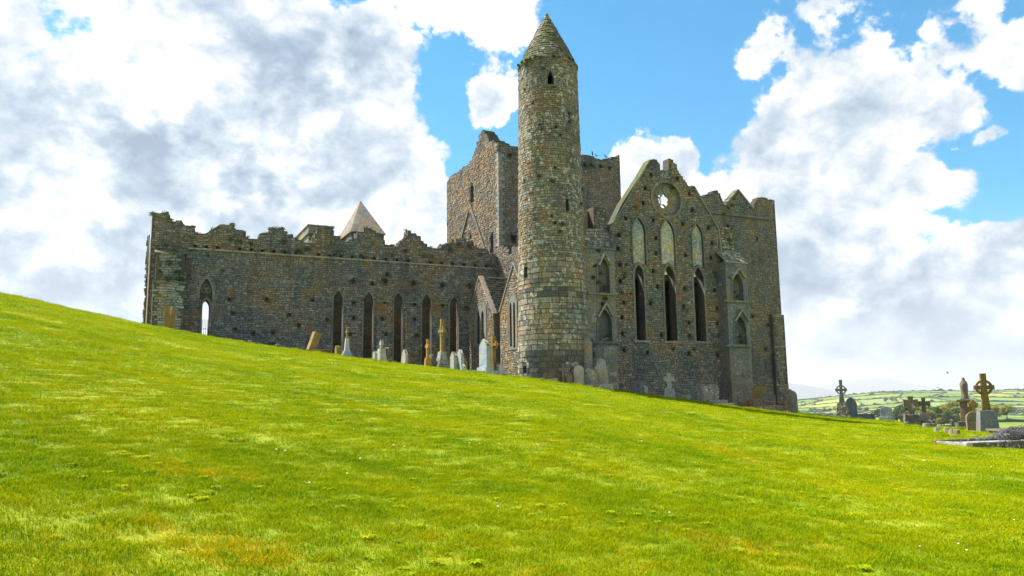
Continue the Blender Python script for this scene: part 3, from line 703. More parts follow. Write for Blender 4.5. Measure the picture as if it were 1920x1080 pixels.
# corner buttress at the east end
yb_ = YC - 1.5
x0, zt = py(291, 472, yb_); x1 = py(350, 472, yb_)[0]; zm = py(320, 528, yb_)[1]
bt = Acc().box(x0, x1, yb_, YC - 0.08, ZB, zm).box(x0 + 0.1, x1 - 0.1, yb_ + 0.18, YC - 0.08, zm, zt).build('buttress', M_mortar, CA)
A = Acc(); V, Fc = masonry(rect(x0, x1, 1.5, zm), [], (0.16, 0.24), (0.3, 0.7), (0.01, 0.035), seed=31); A.add(on_y(V, yb_), Fc)
V, Fc = masonry(rect(x0 + 0.1, x1 - 0.1, zm, zt), [], (0.16, 0.24), (0.3, 0.7), (0.01, 0.035), seed=32); A.add(on_y(V, yb_ + 0.18), Fc)
V, Fc = masonry(rect(yb_, YC, 1.5, zm), [], (0.16, 0.24), (0.3, 0.7), (0.01, 0.035), seed=33); A.add([(x0 + d, s, z) for s, d, z in V], Fc)
A.build('masonry', M_ashlar, bt)['kind'] = 'stuff'
Acc().box(x0 - 0.06, x1 + 0.06, yb_ - 0.08, YC - 0.09, zm - 0.09, zm + 0.05).build('string_course', M_trim, bt)
A = Acc(); A.add([(x0 - .02, yb_ + .1, zt), (x1 + .02, yb_ + .1, zt), (x1 + .02, YC - .09, zt + 0.45), (x0 - .02, YC - .09, zt + 0.45), (x0 - .02, YC - .09, zt), (x1 + .02, YC - .09, zt)], [(0, 1, 2, 3), (0, 3, 4), (1, 5, 2), (0, 4, 5, 1), (3, 2, 5, 4)]); A.build('weathering', M_trim, bt)
# second buttress that looks east, ragged
yq = YC + 1.2; xe = xl - 0.2; ze = py(282, 440, yq)[1]
bt = Acc().box(xe, xl - 0.02, yq, yq + 1.0, ZB, ze, 0.06, 0).build('buttress', M_mortar, CA)
A = Acc(); V, Fc = masonry(rect(yq, yq + 1.0, 1.5, ze), [], (0.16, 0.28), (0.3, 0.6), (0.02, 0.12), seed=36); A.add(on_x(V, xe), Fc)
V, Fc = masonry(rect(xe, xl, 1.5, ze), [], (0.16, 0.28), (0.2, 0.5), (0.02, 0.06), seed=37); A.add(on_y(V, yq), Fc); A.build('masonry', M_choir, bt)['kind'] = 'stuff'

# ---- crossing tower
YT0 = YC + 1.0; XT0 = py(935, 300, YT0)[0]; XT1 = py(1162, 300, YT0)[0]; YT1 = pxx(838, 341, XT0)[0]
ntop = [(935, 268), (945, 270), (955, 271), (963, 274), (972, 275), (985, 280), (1000, 276), (1020, 283), (1040, 279), (1060, 288), (1075, 285), (1090, 292), (1110, 293), (1120, 297), (1130, 300), (1143, 297), (1148, 293), (1162, 291)]
tp = ragged([py(a, b, YT0) for a, b in ntop], 0.5, 0.12, 5); tp[0] = (XT0, tp[0][1]); tp[-1] = (XT1, tp[-1][1])
wt = wall('crossing_tower_north_wall', on_y, YT0, [(XT0, 2.0)] + tp + [(XT1, 2.0)], [arch(1.6, 5.8, 2.0, 10.5, 4.0), put_px(py, YT0, 955, 291, 0.5, 0.35)], [rect(py(954, 447, YT0)[0], py(968, 447, YT0)[0], py(960, 454, YT0)[1], py(960, 441, YT0)[1]),
     put_px(py, YT0, 1096, 309), put_px(py, YT0, 1109, 310), put_px(py, YT0, 1125, 311), put_px(py, YT0, 1143, 315)], stone_mat('grey_brown_rubble', GREY[:5] + BROWN[:4], stain_amt=0.5, orange=0.5, white=0.15, moss=0.4), 41, course=(0.11, 0.24), width=(0.16, 0.45))
etop = [(838, 341), (845, 331), (860, 322), (872, 312), (884, 300), (890, 284), (896, 266), (899, 252), (905, 245), (911, 250), (916, 260), (922, 266), (928, 268), (935, 268)]
ep = ragged([pxx(a, b, XT0) for a, b in etop], 0.5, 0.13, 6); ep[0] = (YT1, ep[0][1]); ep[-1] = (YT0 + 0.01, ep[-1][1])
s1_ = arch_px(pxx, XT0, 882, 888.5, 343, 380, rise=0.9); s2_ = arch_px(pxx, XT0, 881, 884.5, 437, 448, rise=0.4); s3_ = arch_px(pxx, XT0, 920, 925, 438, 474, rise=0.4)
we = wall('crossing_tower_east_wall', on_x, XT0 - 0.01, [(YT1, 2.0)] + ep + [(YT0 + 0.01, 2.0)], [], [s1_, s2_, s3_], M_cross, 42, course=(0.12, 0.26), width=(0.18, 0.5), prot=(0.01, 0.08))
A = Acc()
a = pxx(884, 384, XT0); b = pxx(913, 470, XT0); c = pxx(880, 396, XT0); d = pxx(867, 447, XT0)
strip(A, on_x, XT0 - .01, a, b, 0.2, -0.2, 0.05); strip(A, on_x, XT0 - .01, c, d, 0.2, -0.19, 0.05); A.build('roof_scar', M_trim, we)
# dressed corner stones (quoins)
A = Acc(); z = 3.0; k = 0
while z < 23.4:
    h = 0.38; A.box(XT0 - 0.09, XT0 + (0.55 if k % 2 else 0.3), YT0 - 0.09, YT0 + (0.3 if k % 2 else 0.55), z + 0.015, z + h - 0.015); z += h; k += 1
A.build('quoins', M_coping, wt)['kind'] = 'stuff'
Acc().box(XT1 - 1.2, XT1, YT0 + 1.21, YT1 - 1.2, 2, 23.3).build('crossing_tower_west_wall', M_cross, CA)
Acc().box(XT0 + 1.2, XT1, YT1 - 1.2, YT1, 2, 23.6).build('crossing_tower_south_wall', M_cross, CA)

# ---- north transept
gab = [(1142, 433), (1166, 382), (1220, 299), (1226, 299), (1237, 303), (1238, 320), (1254, 320), (1254, 297), (1261, 299), (1265, 306), (1270, 312), (1270, 319), (1279, 330), (1289, 345), (1291, 349), (1299, 348), (1316, 376), (1346, 428), (1351, 472)]
left_p = [py(a, b, 0) for a, b in gab[:3]]; ruin = ragged([py(a, b, 0) for a, b in gab[2:16]], 0.3, 0.08, 8); right_p = [py(a, b, 0) for a, b in gab[16:]]
XR = right_p[-1][0]
tout = [(XE, ZB), (XE, left_p[0][1] - 0.5), (left_p[0][0] - 0.05, left_p[0][1] - 0.5)] + left_p[:2] + ruin + right_p + [(XR, ZB)]
lw = [(1191, 1208, 497, 638), (1246.5, 1267, 498, 640), (1302, 1321, 502, 640)]
uw = [(1186, 1210, 408, 495), (1239, 1265, 412, 496), (1297, 1318, 420, 500)]
L3 = [arch_px(py, 0, *l) for l in lw]; U3 = [arch_px(py, 0, *u) for u in uw]
rc = py(1249.5, 374, 0); RR = 1.42
def circ(c, r, n=28, sx=1.0): return [(c[0] + r * sx * math.cos(2 * PI * k / n), c[1] + r * math.sin(2 * PI * k / n)) for k in range(n)]
tp_holes = [(1221, 328), (1270, 335), (1293, 363), (1210, 353), (1206, 381), (1298, 394), (1225, 413), (1280, 420), (1173, 409), (1160, 441), (1328, 427), (1230, 446), (1159, 466), (1335, 456), (1230, 475), (1285, 480), (1333, 484), (1162, 496), (1225, 508), (1343, 515), (1163, 527), (1233, 537), (1284, 541), (1340, 544), (1170, 567), (1220, 569), (1282, 574), (1345, 577), (1166, 595), (1292, 605), (1345, 607), (1167, 626), (1240, 628), (1293, 630), (1349, 630), (1170, 657), (1214, 661), (1292, 663), (1346, 666)]
wtn = wall('transept_gable_wall', on_y, 0.0, tout, L3 + [circ(rc, RR)], U3 + [put_px(py, 0, a, b, 0.24, 0.30) for a, b in tp_holes], M_trans, 51, zmin=-1.5, thick=0.8)
for l, h in zip(lw, L3):
    fr = frame('lancet_window', on_y, 0.0, h, arch_px(py, 0, *l, grow=0.17), M_trim, CA, -0.06, 0.25)
    sl_ = Acc().box(h[0][0] - 0.3, h[-1][0] + 0.3, -0.14, 0.4, h[0][1] - 0.16, h[0][1] - 0.003).build('sill', M_coping, fr)
for u, h in zip(uw, U3):
    fr = frame('blocked_window', on_y, 0.0, h, arch_px(py, 0, *u, grow=0.10), M_trim, CA, -0.09, 0.2)
    V, Fc = masonry(h, [], (0.07, 0.13), (0.10, 0.26), (0.0, 0.015), joint=0.004, jit=0.006, seed=int(u[0])); V = np.array(V); V[:, 1] += 0.15; meshob('infill', on_y(V, 0.0), Fc, M_infill, fr)['kind'] = 'stuff'
    V, Fc = prism2d(h, [], 0.165, 0.44); meshob('infill_bed', on_y(V, 0.0), Fc, M_infill, fr)
# rose window: ring, recessed disc, petals pierced in the middle
ro = frame('rose_window', on_y, 0.0, circ(rc, RR - 0.03), circ(rc, RR + 0.17), M_trim, CA, -0.10, 0.25)
def petal(x, y, rx, ry, rot=0.0, n=12):
    c = py(x, y, 0); k = 82.0 / F
    return [(c[0] + k * (rx * math.cos(2 * PI * q / n) * math.cos(rot) - ry * math.sin(2 * PI * q / n) * math.sin(rot)) * 1.18, c[1] + k * (rx * math.cos(2 * PI * q / n) * math.sin(rot) + ry * math.sin(2 * PI * q / n) * math.cos(rot))) for q in range(n)]
pet = [petal(1239.6, 368.5, 1.9, 4.6, -0.25), petal(1246.8, 368.5, 3.7, 5.2, 0.0), petal(1243.4, 376.8, 3.6, 4.6, 0.2), petal(1251.6, 379.6, 3.6, 5.2, 0.15), petal(1253.6, 371.9, 2.2, 3.4, 0.5), petal(1245.6, 385.6, 3.4, 2.3, -0.5)]
V, Fc = prism2d(circ(rc, RR - 0.032), pet, 0.24, 0.34); meshob('pierced_panel', on_y(V, 0.0), Fc, stone_mat('rose_panel', [(0.20, 0.175, 0.125)], stain_amt=0.4, orange=0.5, white=0.3, moss=0.35), ro)
A = Acc()
for k in range(6):
    a = k * PI / 3 + 0.26; c = (rc[0] + 0.86 * math.cos(a), rc[1] + 0.86 * math.sin(a)); V, Fc = prism2d(circ(c, 0.46, 16), [circ(c, 0.40, 16)], 0.195 + 0.002 * k, 0.27); A.add(on_y(V, 0.0), Fc)
A.build('tracery', M_trim, ro)
# gable copings
A = Acc(); strip(A, on_y, 0.0, py(1143, 431, 0), py(1219, 300, 0), 0.12, -0.06, 0.8); A.build('coping', M_trans, CA); A = Acc(); strip(A, on_y, 0.0, py(1300, 349, 0), py(1346, 428, 0), 0.14, -0.10, 0.8); A.build('coping', M_cop2, CA); A = Acc()
strip(A, on_y, 0.0, py(1346.5, 430, 0), py(1351.5, 472, 0), 0.14, -0.11, 0.3); A.build('coping', M_cop2, CA)
Vb = Acc().box(XE + 1.25, XR - 1.22, 0.81, 13.4, 9.3, 9.8).build('added_sun_blocker', M_mortar, CA)  # added slab, keeps sun out of the roofless transept behind the lancets
# side walls
zE = left_p[0][1]
te = ragged([(YT0 - 0.02, pxx(937, 459, XE)[1]), (11, 13.2), (8, 12.5), (6, 12.9), (3, zE), (0.02, zE - 0.5)], 0.5, 0.2, 9)
wall('transept_east_wall', on_x, XE - .01, [(YT0 - 0.02, ZB)] + te + [(1.21, te[-1][1]), (1.21, ZB)], [], [put_px(pxx, XE, 957, 470, 0.5, 0.6)], M_cross, 55)
Acc().box(XR - 1.2, XR, 1.21, YT0 - .02, ZB, 11.5).build('transept_west_wall', M_trans, CA)
# arch seen inside the transept through the lancets
V, Fc = prism2d(rect(XE + 1.21, XR - 1.21, ZB, 11.8), [arch(2.6, 7.6, ZB, 7.0, 3.2)], 9.0, 9.8); meshob('inner_arch_wall', V, Fc, M_cross, CA)

def niche(parent, f, yp, hood, feet, rec, ledge):
    """arched niche with a gabled hood on a buttress; all given in photograph pixels"""
    h = arch_px(py, yp, *rec)
    n = frame('niche', on_y, yp, h, arch_px(py, yp, *rec, grow=0.12), M_trim, parent, -0.06, 0.15)
    A = Acc(); ap = py(*hood, yp); fl = py(feet[0], feet[2], yp); frr = py(feet[1], feet[2], yp)
    strip(A, on_y, yp, ap, fl, 0.16, -0.2, 0.02); strip(A, on_y, yp, (ap[0], ap[1] + .002), frr, 0.16, -0.203, 0.021); A.build('hood', M_coping, n)
    a = py(ledge[0], ledge[2], yp); b = py(ledge[1], ledge[2], yp); Acc().box(a[0], b[0], yp - 0.18, yp + 0.1, a[1] - 0.07, a[1] + 0.07).build('ledge', M_trim, n)
    return h
# left niched buttress
yB = -0.75
x0 = py(1098, 600, yB)[0]; x1 = py(1156, 600, yB)[0]; zt = py(1128, 466, yB)[1]
h1 = arch_px(py, yB, 1120.5, 1142, 484, 549); h2 = arch_px(py, yB, 1121, 1146.5, 580, 640)
bt = Acc(); V, Fc = prism2d(rect(x0, x1, ZB, zt), [h1, h2], 0, 0.4); bt.add(on_y(V, yB), Fc); bt.box(x0, x1, yB + 0.402, -0.01, ZB, zt); bt = bt.build('buttress', M_trim, CA)
V, Fc = masonry(rect(x0, x1, -1.5, zt), [arch_px(py, yB, 1120.5, 1142, 484, 549, grow=.14), arch_px(py, yB, 1121, 1146.5, 580, 640, grow=.14)], (0.25, 0.4), (0.35, 0.8), (0.005, 0.025), seed=61); meshob('masonry', on_y(V, yB), Fc, M_trans, bt)['kind'] = 'stuff'
niche(bt, 0, yB, (1132, 473), (1121, 1144, 498), (1120.5, 1142, 484, 549), (1100, 1156, 550))
niche(bt, 0, yB, (1135, 568), (1120, 1148, 594), (1121, 1146.5, 580, 640), (1108, 1158, 642))
Acc().box(x0, x1 + 0.06, yB - 0.12, -0.012, zt - 0.06, zt + 0.06).build('string_course', M_trim, bt)
zt2 = py(1125, 430, -0.4)[1]
A = Acc(); A.add([(x0, yB, zt + .062), (x1, yB, zt + .062), (x1 - 0.25, -0.3, zt2), (x0, -0.3, zt2), (x0, 0.6, zt2), (x1 - 0.25, 0.6, zt2), (x1, 0.6, zt + .062), (x0, 0.6, zt + .062)], [(0, 1, 2, 3), (3, 2, 5, 4), (0, 3, 4, 7), (1, 6, 5, 2), (4, 5, 6, 7), (0, 7, 6, 1)]); w_ = A.build('weathering', M_mortar, bt)
V, Fc = masonry(rect(x0, x1 - 0.25, zt + .1, zt2), [], (0.18, 0.3), (0.3, 0.6), (0.01, 0.04), seed=62)
meshob('masonry', [(s, yB + 0.45 * (z - zt) / (zt2 - zt) + d, z) for s, d, z in V], Fc, stone_mat('lichened_rubble', GREY, white=0.9, moss=0.5, orange=0.1), w_)['kind'] = 'stuff'
xa = py(1113, 410, 0.2)[0]; xb = py(1137, 410, 0.2)[0]; zt3 = py(1125, 389, 0.2)[1]
pin = Acc().box(xa, xb, 0.2, 1.6, zt2 - 0.3, zt3, 0.03, 0.03).build('pinnacle_stump', M_mortar, CA)
V, Fc = masonry(rect(xa, xb, zt2 - 0.25, zt3), [], (0.15, 0.26), (0.2, 0.45), (0.02, 0.06), seed=63); meshob('masonry', on_y(V, 0.2), Fc, M_par, pin)['kind'] = 'stuff'
Acc().box(x0 - 0.4, xa - 0.02, 1.0, 1.6, zt2 - 0.5, zt3 - 0.1).build('turret_wall', M_cross, CA)
# right niched buttress, stands further out
yB = -1.05
xl_ = py(1361, 520, yB)[0]; xr_ = py(1401, 520, yB)[0]; ztr = py(1380, 492, yB)[1]
n1 = (1373, 1392.5, 513, 563); n2 = (1376.5, 1398, 592, 645)
h1 = arch_px(py, yB, *n1); h2 = arch_px(py, yB, *n2)
bt = Acc(); V, Fc = prism2d(rect(xl_, xr_, ZB, ztr), [h1, h2], 0, 0.45); bt.add(on_y(V, yB), Fc); bt.box(xl_, xr_, yB + 0.452, 1.0, ZB, ztr); bt = bt.build('buttress', M_trim, CA)
A = Acc(); V, Fc = masonry(rect(xl_, xr_, -2, ztr), [arch_px(py, yB, *n1, grow=.14), arch_px(py, yB, *n2, grow=.14)], (0.25, 0.4), (0.35, 0.8), (0.005, 0.02), seed=65); A.add(on_y(V, yB), Fc)
V, Fc = masonry(rect(yB, -0.06, -2, ztr), [], (0.25, 0.4), (0.35, 0.8), (0.005, 0.03), seed=66); A.add(on_x(V, xl_), Fc); A.build('masonry', M_castle, bt)['kind'] = 'stuff'
niche(bt, 0, yB, (1383.5, 503), (1370, 1396, 522), n1, (1356, 1402, 564)); niche(bt, 0, yB, (1389, 581), (1376, 1403, 602), n2, (1360, 1407, 648))
zc_ = py(1358, 472, 0.0)[1]
A = Acc(); A.add([(xl_ - .1, yB - .14, ztr - .08), (xr_ + .1, yB - .14, ztr - .08), (xr_ + .1, -0.02, zc_), (xl_ - .1, -0.02, zc_), (xl_ - .1, yB - .14, ztr + .003), (xr_ + .1, yB - .14, ztr + .003), (xr_ + .1, -0.02, zc_ + 0.12), (xl_ - .1, -0.02, zc_ + .12)], [(4, 5, 6, 7), (0, 1, 5, 4), (1, 2, 6, 5), (0, 4, 7, 3), (2, 3, 7, 6), (0, 3, 2, 1)]); A.build('weathering', M_lichen, bt)
zp = py(1385, 737, yB)[1]
Acc().box(xl_ - 0.12, xr_ + 0.15, yB - 0.15, -0.07, ZB, zp).box(xl_ - 0.3, xr_ + 0.35, yB - 0.35, -0.075, ZB, zp - 0.3).box(xl_ - 0.45, xr_ + 0.5, yB - 0.55, -0.08, ZB, zp - 0.6).build('plinth', M_trim, bt)
# lichened stub above the buttress
xs0 = py(1347, 450, 0.4)[0]; xs1 = py(1377, 450, 0.4)[0]; zs1 = py(1360, 424, 0.4)[1]
stub = Acc().box(max(xs0, XR + 0.02), xs1, 0.4, 2.4, zc_ - 4, zs1, 0.1, 0.1).build('corner_turret', M_mortar, CA)
V, Fc = masonry(rect(max(xs0, XR + 0.02), xs1, zc_ - 1.5, zs1), [], (0.16, 0.3), (0.25, 0.5), (0.03, 0.09), seed=67); meshob('masonry', on_y(V, 0.45), Fc, stone_mat('white_lichened_rubble', GREY, white=1.0, moss=0.7, orange=0.6), stub)['kind'] = 'stuff'
Acc().box(XR + 0.01, xr_ - 0.1, 1.02, 3.4, ZB, zc_ - 0.1).build('corner_turret_base', M_castle, CA)

# ---- east chapels of the transept
XC = XE - 3.4
def chapel(ol, lights, hood, seed, ridge_px):
    pts = [pxx(a, b, XC) for a, b in ol]; yl, yr, ya = pts[1][0], pts[3][0], pts[2][0]; ze_l, ze_r, za = pts[1][1], pts[3][1], pts[2][1]
    zev = (ze_l + ze_r) / 2
    out = [(yl, ZB), (yl, zev), (ya, za), (yr, zev), (yr, ZB)]
    ls = [arch_px(pxx, XC, *l, rise=0.5) for l in lights]
    w_ = wall('chapel_gable', on_x, XC, out, [], ls, M_cross, seed, thick=0.5, course=(0.12, 0.24), width=(0.18, 0.48))
    ho = arch_px(pxx, XC, *hood, rise=1.1); hin = arch_px(pxx, XC, *hood, rise=1.1)
    gset = [(s, z) for s, z in ho]; cs = sum(s for s, z in gset) / len(gset)
    big = [(cs + (s - cs) * 1.2, z + (0.16 if z > gset[0][1] + .1 else 0)) for s, z in gset]
    fr = frame('chapel_window', on_x, XC, gset, big, M_trim, w_, -0.09, 0.1)
    V, Fc = prism2d(gset, ls, 0.05, 0.3)
    meshob('tracery', on_x([(s, d - 0.12, z) for s, d, z in V], XC), Fc, M_trim, w_)
    A = Acc(); strip(A, on_x, XC, (yl, zev - .03), (ya, za + .05), 0.13, -0.08, 0.34); A.build('coping', M_cop2, w_); A = Acc(); strip(A, on_x, XC, (ya, za + .052), (yr, zev - .03), 0.13, -0.081, 0.341); A.build('coping', M_cop2, w_)
    # slated roof and side wall
    x1_ = XE - .02; rf = Acc(); rf.add([(XC + .35, yr - .25, zev - .25), (x1_, yr - .25, zev - .25), (x1_, ya, za + .06), (XC + .35, ya, za + .06)], [(0, 1, 2, 3)]); rf.add([(XC + .35, yl + .25, zev - .25), (x1_, yl + .25, zev - .25), (x1_, ya, za + .059), (XC + .35, ya, za + .059)], [(0, 1, 2, 3)])
    r_ = rf.build('chapel_roof', M_roof, CA)
    S = Acc(); g = random.Random(seed); sl_len = math.hypot(ya - yr, za - zev); nrow = max(6, int(sl_len / 0.26))
    for side in (0, 1):
        yb2, za2 = (yr - .25, zev - .25) if side == 0 else (yl + .25, zev - .25)
        for r in range(nrow):
            u0, u1 = r / nrow, (r + 1.25) / nrow; x = XC + 0.35 + (-0.1 if r % 2 else 0)
            nrm = Vector((0, -1 if side == 0 else 1, 0.55)).normalized() * 0.03
            while x < x1_ - 0.05:
                w = g.uniform(0.22, 0.34); xe_ = min(x + w, x1_)
                p = lambda u, k: (yb2 + (ya - yb2) * min(u, 1), za2 + (za + .06 - za2) * min(u, 1))
                a, b = p(u0, 0), p(u1, 0); j = g.uniform(0.6, 1.5)
                S.add([(x + .006, a[0] + nrm.y * 1.9 * j, a[1] + nrm.z * 1.9 * j), (xe_ - .006, a[0] + nrm.y * 1.9 * j, a[1] + nrm.z * 1.9 * j), (xe_ - .006, b[0] + nrm.y * .6, b[1] + nrm.z * .6), (x + .006, b[0] + nrm.y * .6, b[1] + nrm.z * .6)], [(0, 1, 2, 3)]); x += w
    S.build('slates', M_roof, r_)['kind'] = 'stuff'
    Acc().box(XC + 0.02, XE - .03, yr + 0.02, yr + 0.6, ZB, zev - 0.3).box(XC + 0.02, XE - .03, yl - 0.6, yl - 0.02, ZB, zev - 0.3).build('chapel_side_walls', M_castle, CA)
chapel([(878, 700), (878, 600), (899, 519), (926, 587), (926, 700)], [(895.5, 900.5, 584, 645), (903.5, 908.5, 582, 647)], (892.5, 911.5, 570, 650), 71, 0)
chapel([(937, 705), (937, 577), (963, 494), (991, 577), (991, 705)], [(957, 961, 566, 650), (963.5, 967.5, 564, 652)], (954.5, 970, 551, 656), 72, 0)

# ---- castle-like tower house at the west end
CS = thing('tower_house', 'tall dark tower house with gabled parapet forming the far right end of the ruin', 'castle', (OX, OY, 0), YAW)
YK = YC - 2.5
kt = [(1290, 372), (1318, 369), (1325, 365), (1334, 363), (1337, 358), (1343, 357), (1349, 362), (1353, 372), (1357, 383), (1360, 385), (1372, 371), (1383, 356), (1397, 372), (1412, 393), (1414, 393), (1414, 380), (1418, 375), (1425, 371), (1438, 371), (1441, 375), (1452, 375)]
kp = ragged([py(a, b, YK) for a, b in kt], 0.45, 0.10, 15); XK0 = kp[0][0]; XK1 = kp[-1][0]
wk = wall('north_wall', on_y, YK, [(XK0, ZB - 3)] + kp + [(XK1, ZB - 3)], [], [rect(py(1418.5, 448, YK)[0], py(1420, 448, YK)[0] + .05, py(1419, 454, YK)[1], py(1419, 444, YK)[1]), put_px(py, YK, 1365, 425, 0.3, 0.4), put_px(py, YK, 1440, 610), put_px(py, YK, 1435, 655), put_px(py, YK, 1411, 593), put_px(py, YK, 1452, 628)], M_castle, 81, parent=CS, thick=0.8, course=(0.11, 0.24), width=(0.16, 0.48), zmin=-4.5)
A = Acc(); strip(A, on_y, YK, (py(1330, 403, YK)[0], py(1390, 405, YK)[1]), (py(1440, 405, YK)[0], py(1390, 405, YK)[1]), 0.25, -0.2, 0.05); A.build('string_course', M_trim, CS)
A = Acc(); strip(A, on_y, YK, py(1359, 386, YK), py(1383.5, 356, YK), 0.18, -0.10, 0.8); A.build('coping', M_trim, CS); A = Acc(); strip(A, on_y, YK, (py(1383.5, 356, YK)[0], py(1383.5, 356, YK)[1] + .003), py(1412, 392, YK), 0.18, -0.101, 0.802); A.build('coping', M_trim, CS)
Acc().box(XK1 - 1.2, XK1, YK + 1.21, YK + 9, ZB - 3, kp[-1][1] - 0.5).build('west_wall', M_castle, CS)
Acc().box(XK0, XK0 + 1.2, YK + 1.21, YK + 9, ZB - 3, 17).build('east_wall', M_castle, CS)
Acc().box(XK0, XK1, YK + 9.01, YK + 10.2, ZB - 3, 17).build('south_wall', M_castle, CS)
YB2 = YK - 0.45; zb_ = py(1460, 590, YB2)[1]; xa = py(1451.5, 650, YB2)[0]; xb = py(1473.5, 650, YB2)[0]
bt = Acc().box(xa, xb, YB2, YK - 0.08, ZB - 3, zb_).build('buttress', M_mortar, CS)
A = Acc(); V, Fc = masonry(rect(xa, xb, -5, zb_), [], (0.2, 0.34), (0.3, 0.7), (0.01, 0.06), seed=83); A.add(on_y(V, YB2), Fc); V, Fc = masonry(rect(YB2, YK, -5, zb_), [], (0.2, 0.34), (0.3, 0.7), (0.01, 0.06), seed=84); A.add(on_x(V, xa), Fc); A.build('masonry', M_castle, bt)['kind'] = 'stuff'

# ---- plants rooted in the walls
def tufts(spots, name, parent, seed, mat=M_ivy, size=0.06, per=110):
    g = np.random.default_rng(seed); A = Acc()
    for (x, y, z, r) in spots:
        for _ in range(int(per * r / 0.3)):
            v = g.normal(size=3); v /= np.linalg.norm(v); c = np.array((x, y, z)) + v * r * g.uniform(0.2, 1.0) * np.array((1, 0.45, 0.8))
            a = g.normal(size=3); a /= np.linalg.norm(a); b = np.cross(a, g.normal(size=3)); b /= np.linalg.norm(b); s = size * g.uniform(0.5, 1.2)
            A.add([c + a * s, c + b * s * 0.5, c - a * s, c - b * s * 0.5], [(0, 1, 2, 3)])
    return tag(A.build(name, mat, parent), None, None, None, 'stuff')
g = np.random.default_rng(91); sp = []
for (s, z) in top:                                        # weeds along the ruined parapet
    if g.random() < 0.55 and s < xr: sp.append((s, YC + g.uniform(0.1, 0.9), z + 0.02, g.uniform(0.12, 0.32)))
for (a, b, r) in [(432, 448, .5), (450, 456, .4), (470, 458, .3), (530, 455, .45), (560, 470, .4), (575, 468, .5), (640, 472, .55), (630, 476, .45), (676, 478, .3), (735, 478, .3), (760, 470, .3), (322, 478, .45), (305, 470, .35), (362, 468, .35), (416, 508, .25), (860, 460, .5), (880, 462, .45), (845, 468, .3), (900, 478, .3), (922, 500, .5), (720, 525, .3), (340, 497, .25), (390, 480, .2)]:
    s, z = py(a, b, YC); sp.append((s, YC - 0.02, z, r))
for (a, b, r) in [(318, 492, .4), (330, 510, .35), (316, 522, .5), (335, 523, .4), (326, 470, .4), (300, 508, .25)]:
    s, z = py(a, b, YC - 1.5); sp.append((s, YC - 1.55, z, r))
for (a, b, r) in [(1122, 470, .25), (1126, 512, .25), (1134, 540, .4), (1122, 530, .25), (1112, 520, .25), (1134, 560, .3), (1130, 570, .25), (1137, 630, .35), (1108, 650, .3), (1112, 665, .3), (1106, 690, .3), (1105, 640, .3), (1115, 498, .2)]:
    s, z = py(a, b, -0.8); sp.append((s, -0.85, z, r))
for (a, b, r) in [(1383, 556, .3), (1378, 548, .2), (1388, 630, .3), (1389, 640, .25), (1366, 520, .2)]:
    s, z = py(a, b, -1.05); sp.append((s, -1.03, z, r))
for (a, b, r) in [(1362, 435, .35), (1368, 450, .35), (1372, 428, .3), (1356, 400, .35), (1190, 389, .25), (1262, 353, .22), (1247, 404, .2), (1170, 520, .2), (1174, 496, .2), (1165, 548, .25), (1182, 550, .2), (1261, 654, .25), (1300, 655, .2), (1172, 513, .2)]:
    s, z = py(a, b, 0.0); sp.append((s, -0.03, z, r))
for (a, b, r) in [(1098, 313, .45), (1112, 313, .3), (1127, 313, .35), (955, 293, .3)]:
    s, z = py(a, b, YT0); sp.append((s, YT0 - .03, z, r))
for (a, b, r) in [(1372, 385, .4), (1365, 390, .3)]:
    s, z = py(a, b, YK); sp.append((s, YK - .03, z, r))
for (a, b, r) in [(880, 455, .5), (868, 452, .45), (895, 464, .4), (858, 452, .3)]:
    s, z = py(a, b, YC); sp.append((s, YC + .4, z, r))
tufts(sp, 'wall_plants', CA, 92)

# ------------------------------------------------------------------ the older stone chapel behind the choir: two towers
CH = thing('stone_chapel', 'pale sandstone chapel with square and pyramid-roofed towers rising behind the long ruined wall', 'chapel', (OX, OY, 0), YAW)
def corner(px, y, Y): t, e = ray(px, y); return (*w2l(t * Y, Y), e * Y)
x, y, z = corner(577, 420, 82)
wx = py(624, 425, y)[0] - x; wy = 6.6
sq = Acc().box(x + .25, x + wx - .25, y + .25, y + wy - .25, 0, z - 0.9).build('square_tower', M_mortar, CH)
A = Acc(); V, Fc = masonry(rect(x + .25, x + wx - .25, 8, z - .92), [], (0.25, 0.35), (0.35, 0.7), (0.0, 0.03), seed=101); A.add(on_y(V, y + .25), Fc); V, Fc = masonry(rect(y + .25, y + wy - .25, 8, z - .92), [], (0.25, 0.35), (0.35, 0.7), (0.0, 0.03), seed=102); A.add(on_x(V, x + .25), Fc); A.build('masonry', M_chapel, sq)['kind'] = 'stuff'
A = Acc(); A.box(x + .08, x + wx - .08, y + .08, y + wy - .08, z - 0.95, z - 0.8).box(x + .12, x + wx - .12, y + .12, y + wy - .12, z - .798, z - .10).box(x, x + wx, y, y + wy, z - .098, z); A.build('cap', M_chapel, CH)
x, y, z = corner(660, 435, 82); wx = py(720, 441, y)[0] - x; wy = 6.8
pt = Acc().box(x, x + wx, y, y + wy, 0, z).build('pyramid_tower', M_mortar, CH)
A = Acc(); V, Fc = masonry(rect(x, x + wx, 8, z), [], (0.25, 0.35), (0.35, 0.7), (0.0, 0.03), seed=103); A.add(on_y(V, y), Fc); V, Fc = masonry(rect(y, y + wy, 8, z), [], (0.25, 0.35), (0.35, 0.7), (0.0, 0.03), seed=104); A.add(on_x(V, x), Fc); A.build('masonry', M_chapel, pt)['kind'] = 'stuff'
cx, cyy = x + wx / 2, y + wy / 2
_t, _e = ray(673, 377); Xw = OX + cx * cy_ - cyy * sy_; Yw = OY + cx * sy_ + cyy * cy_; za = _e * Yw
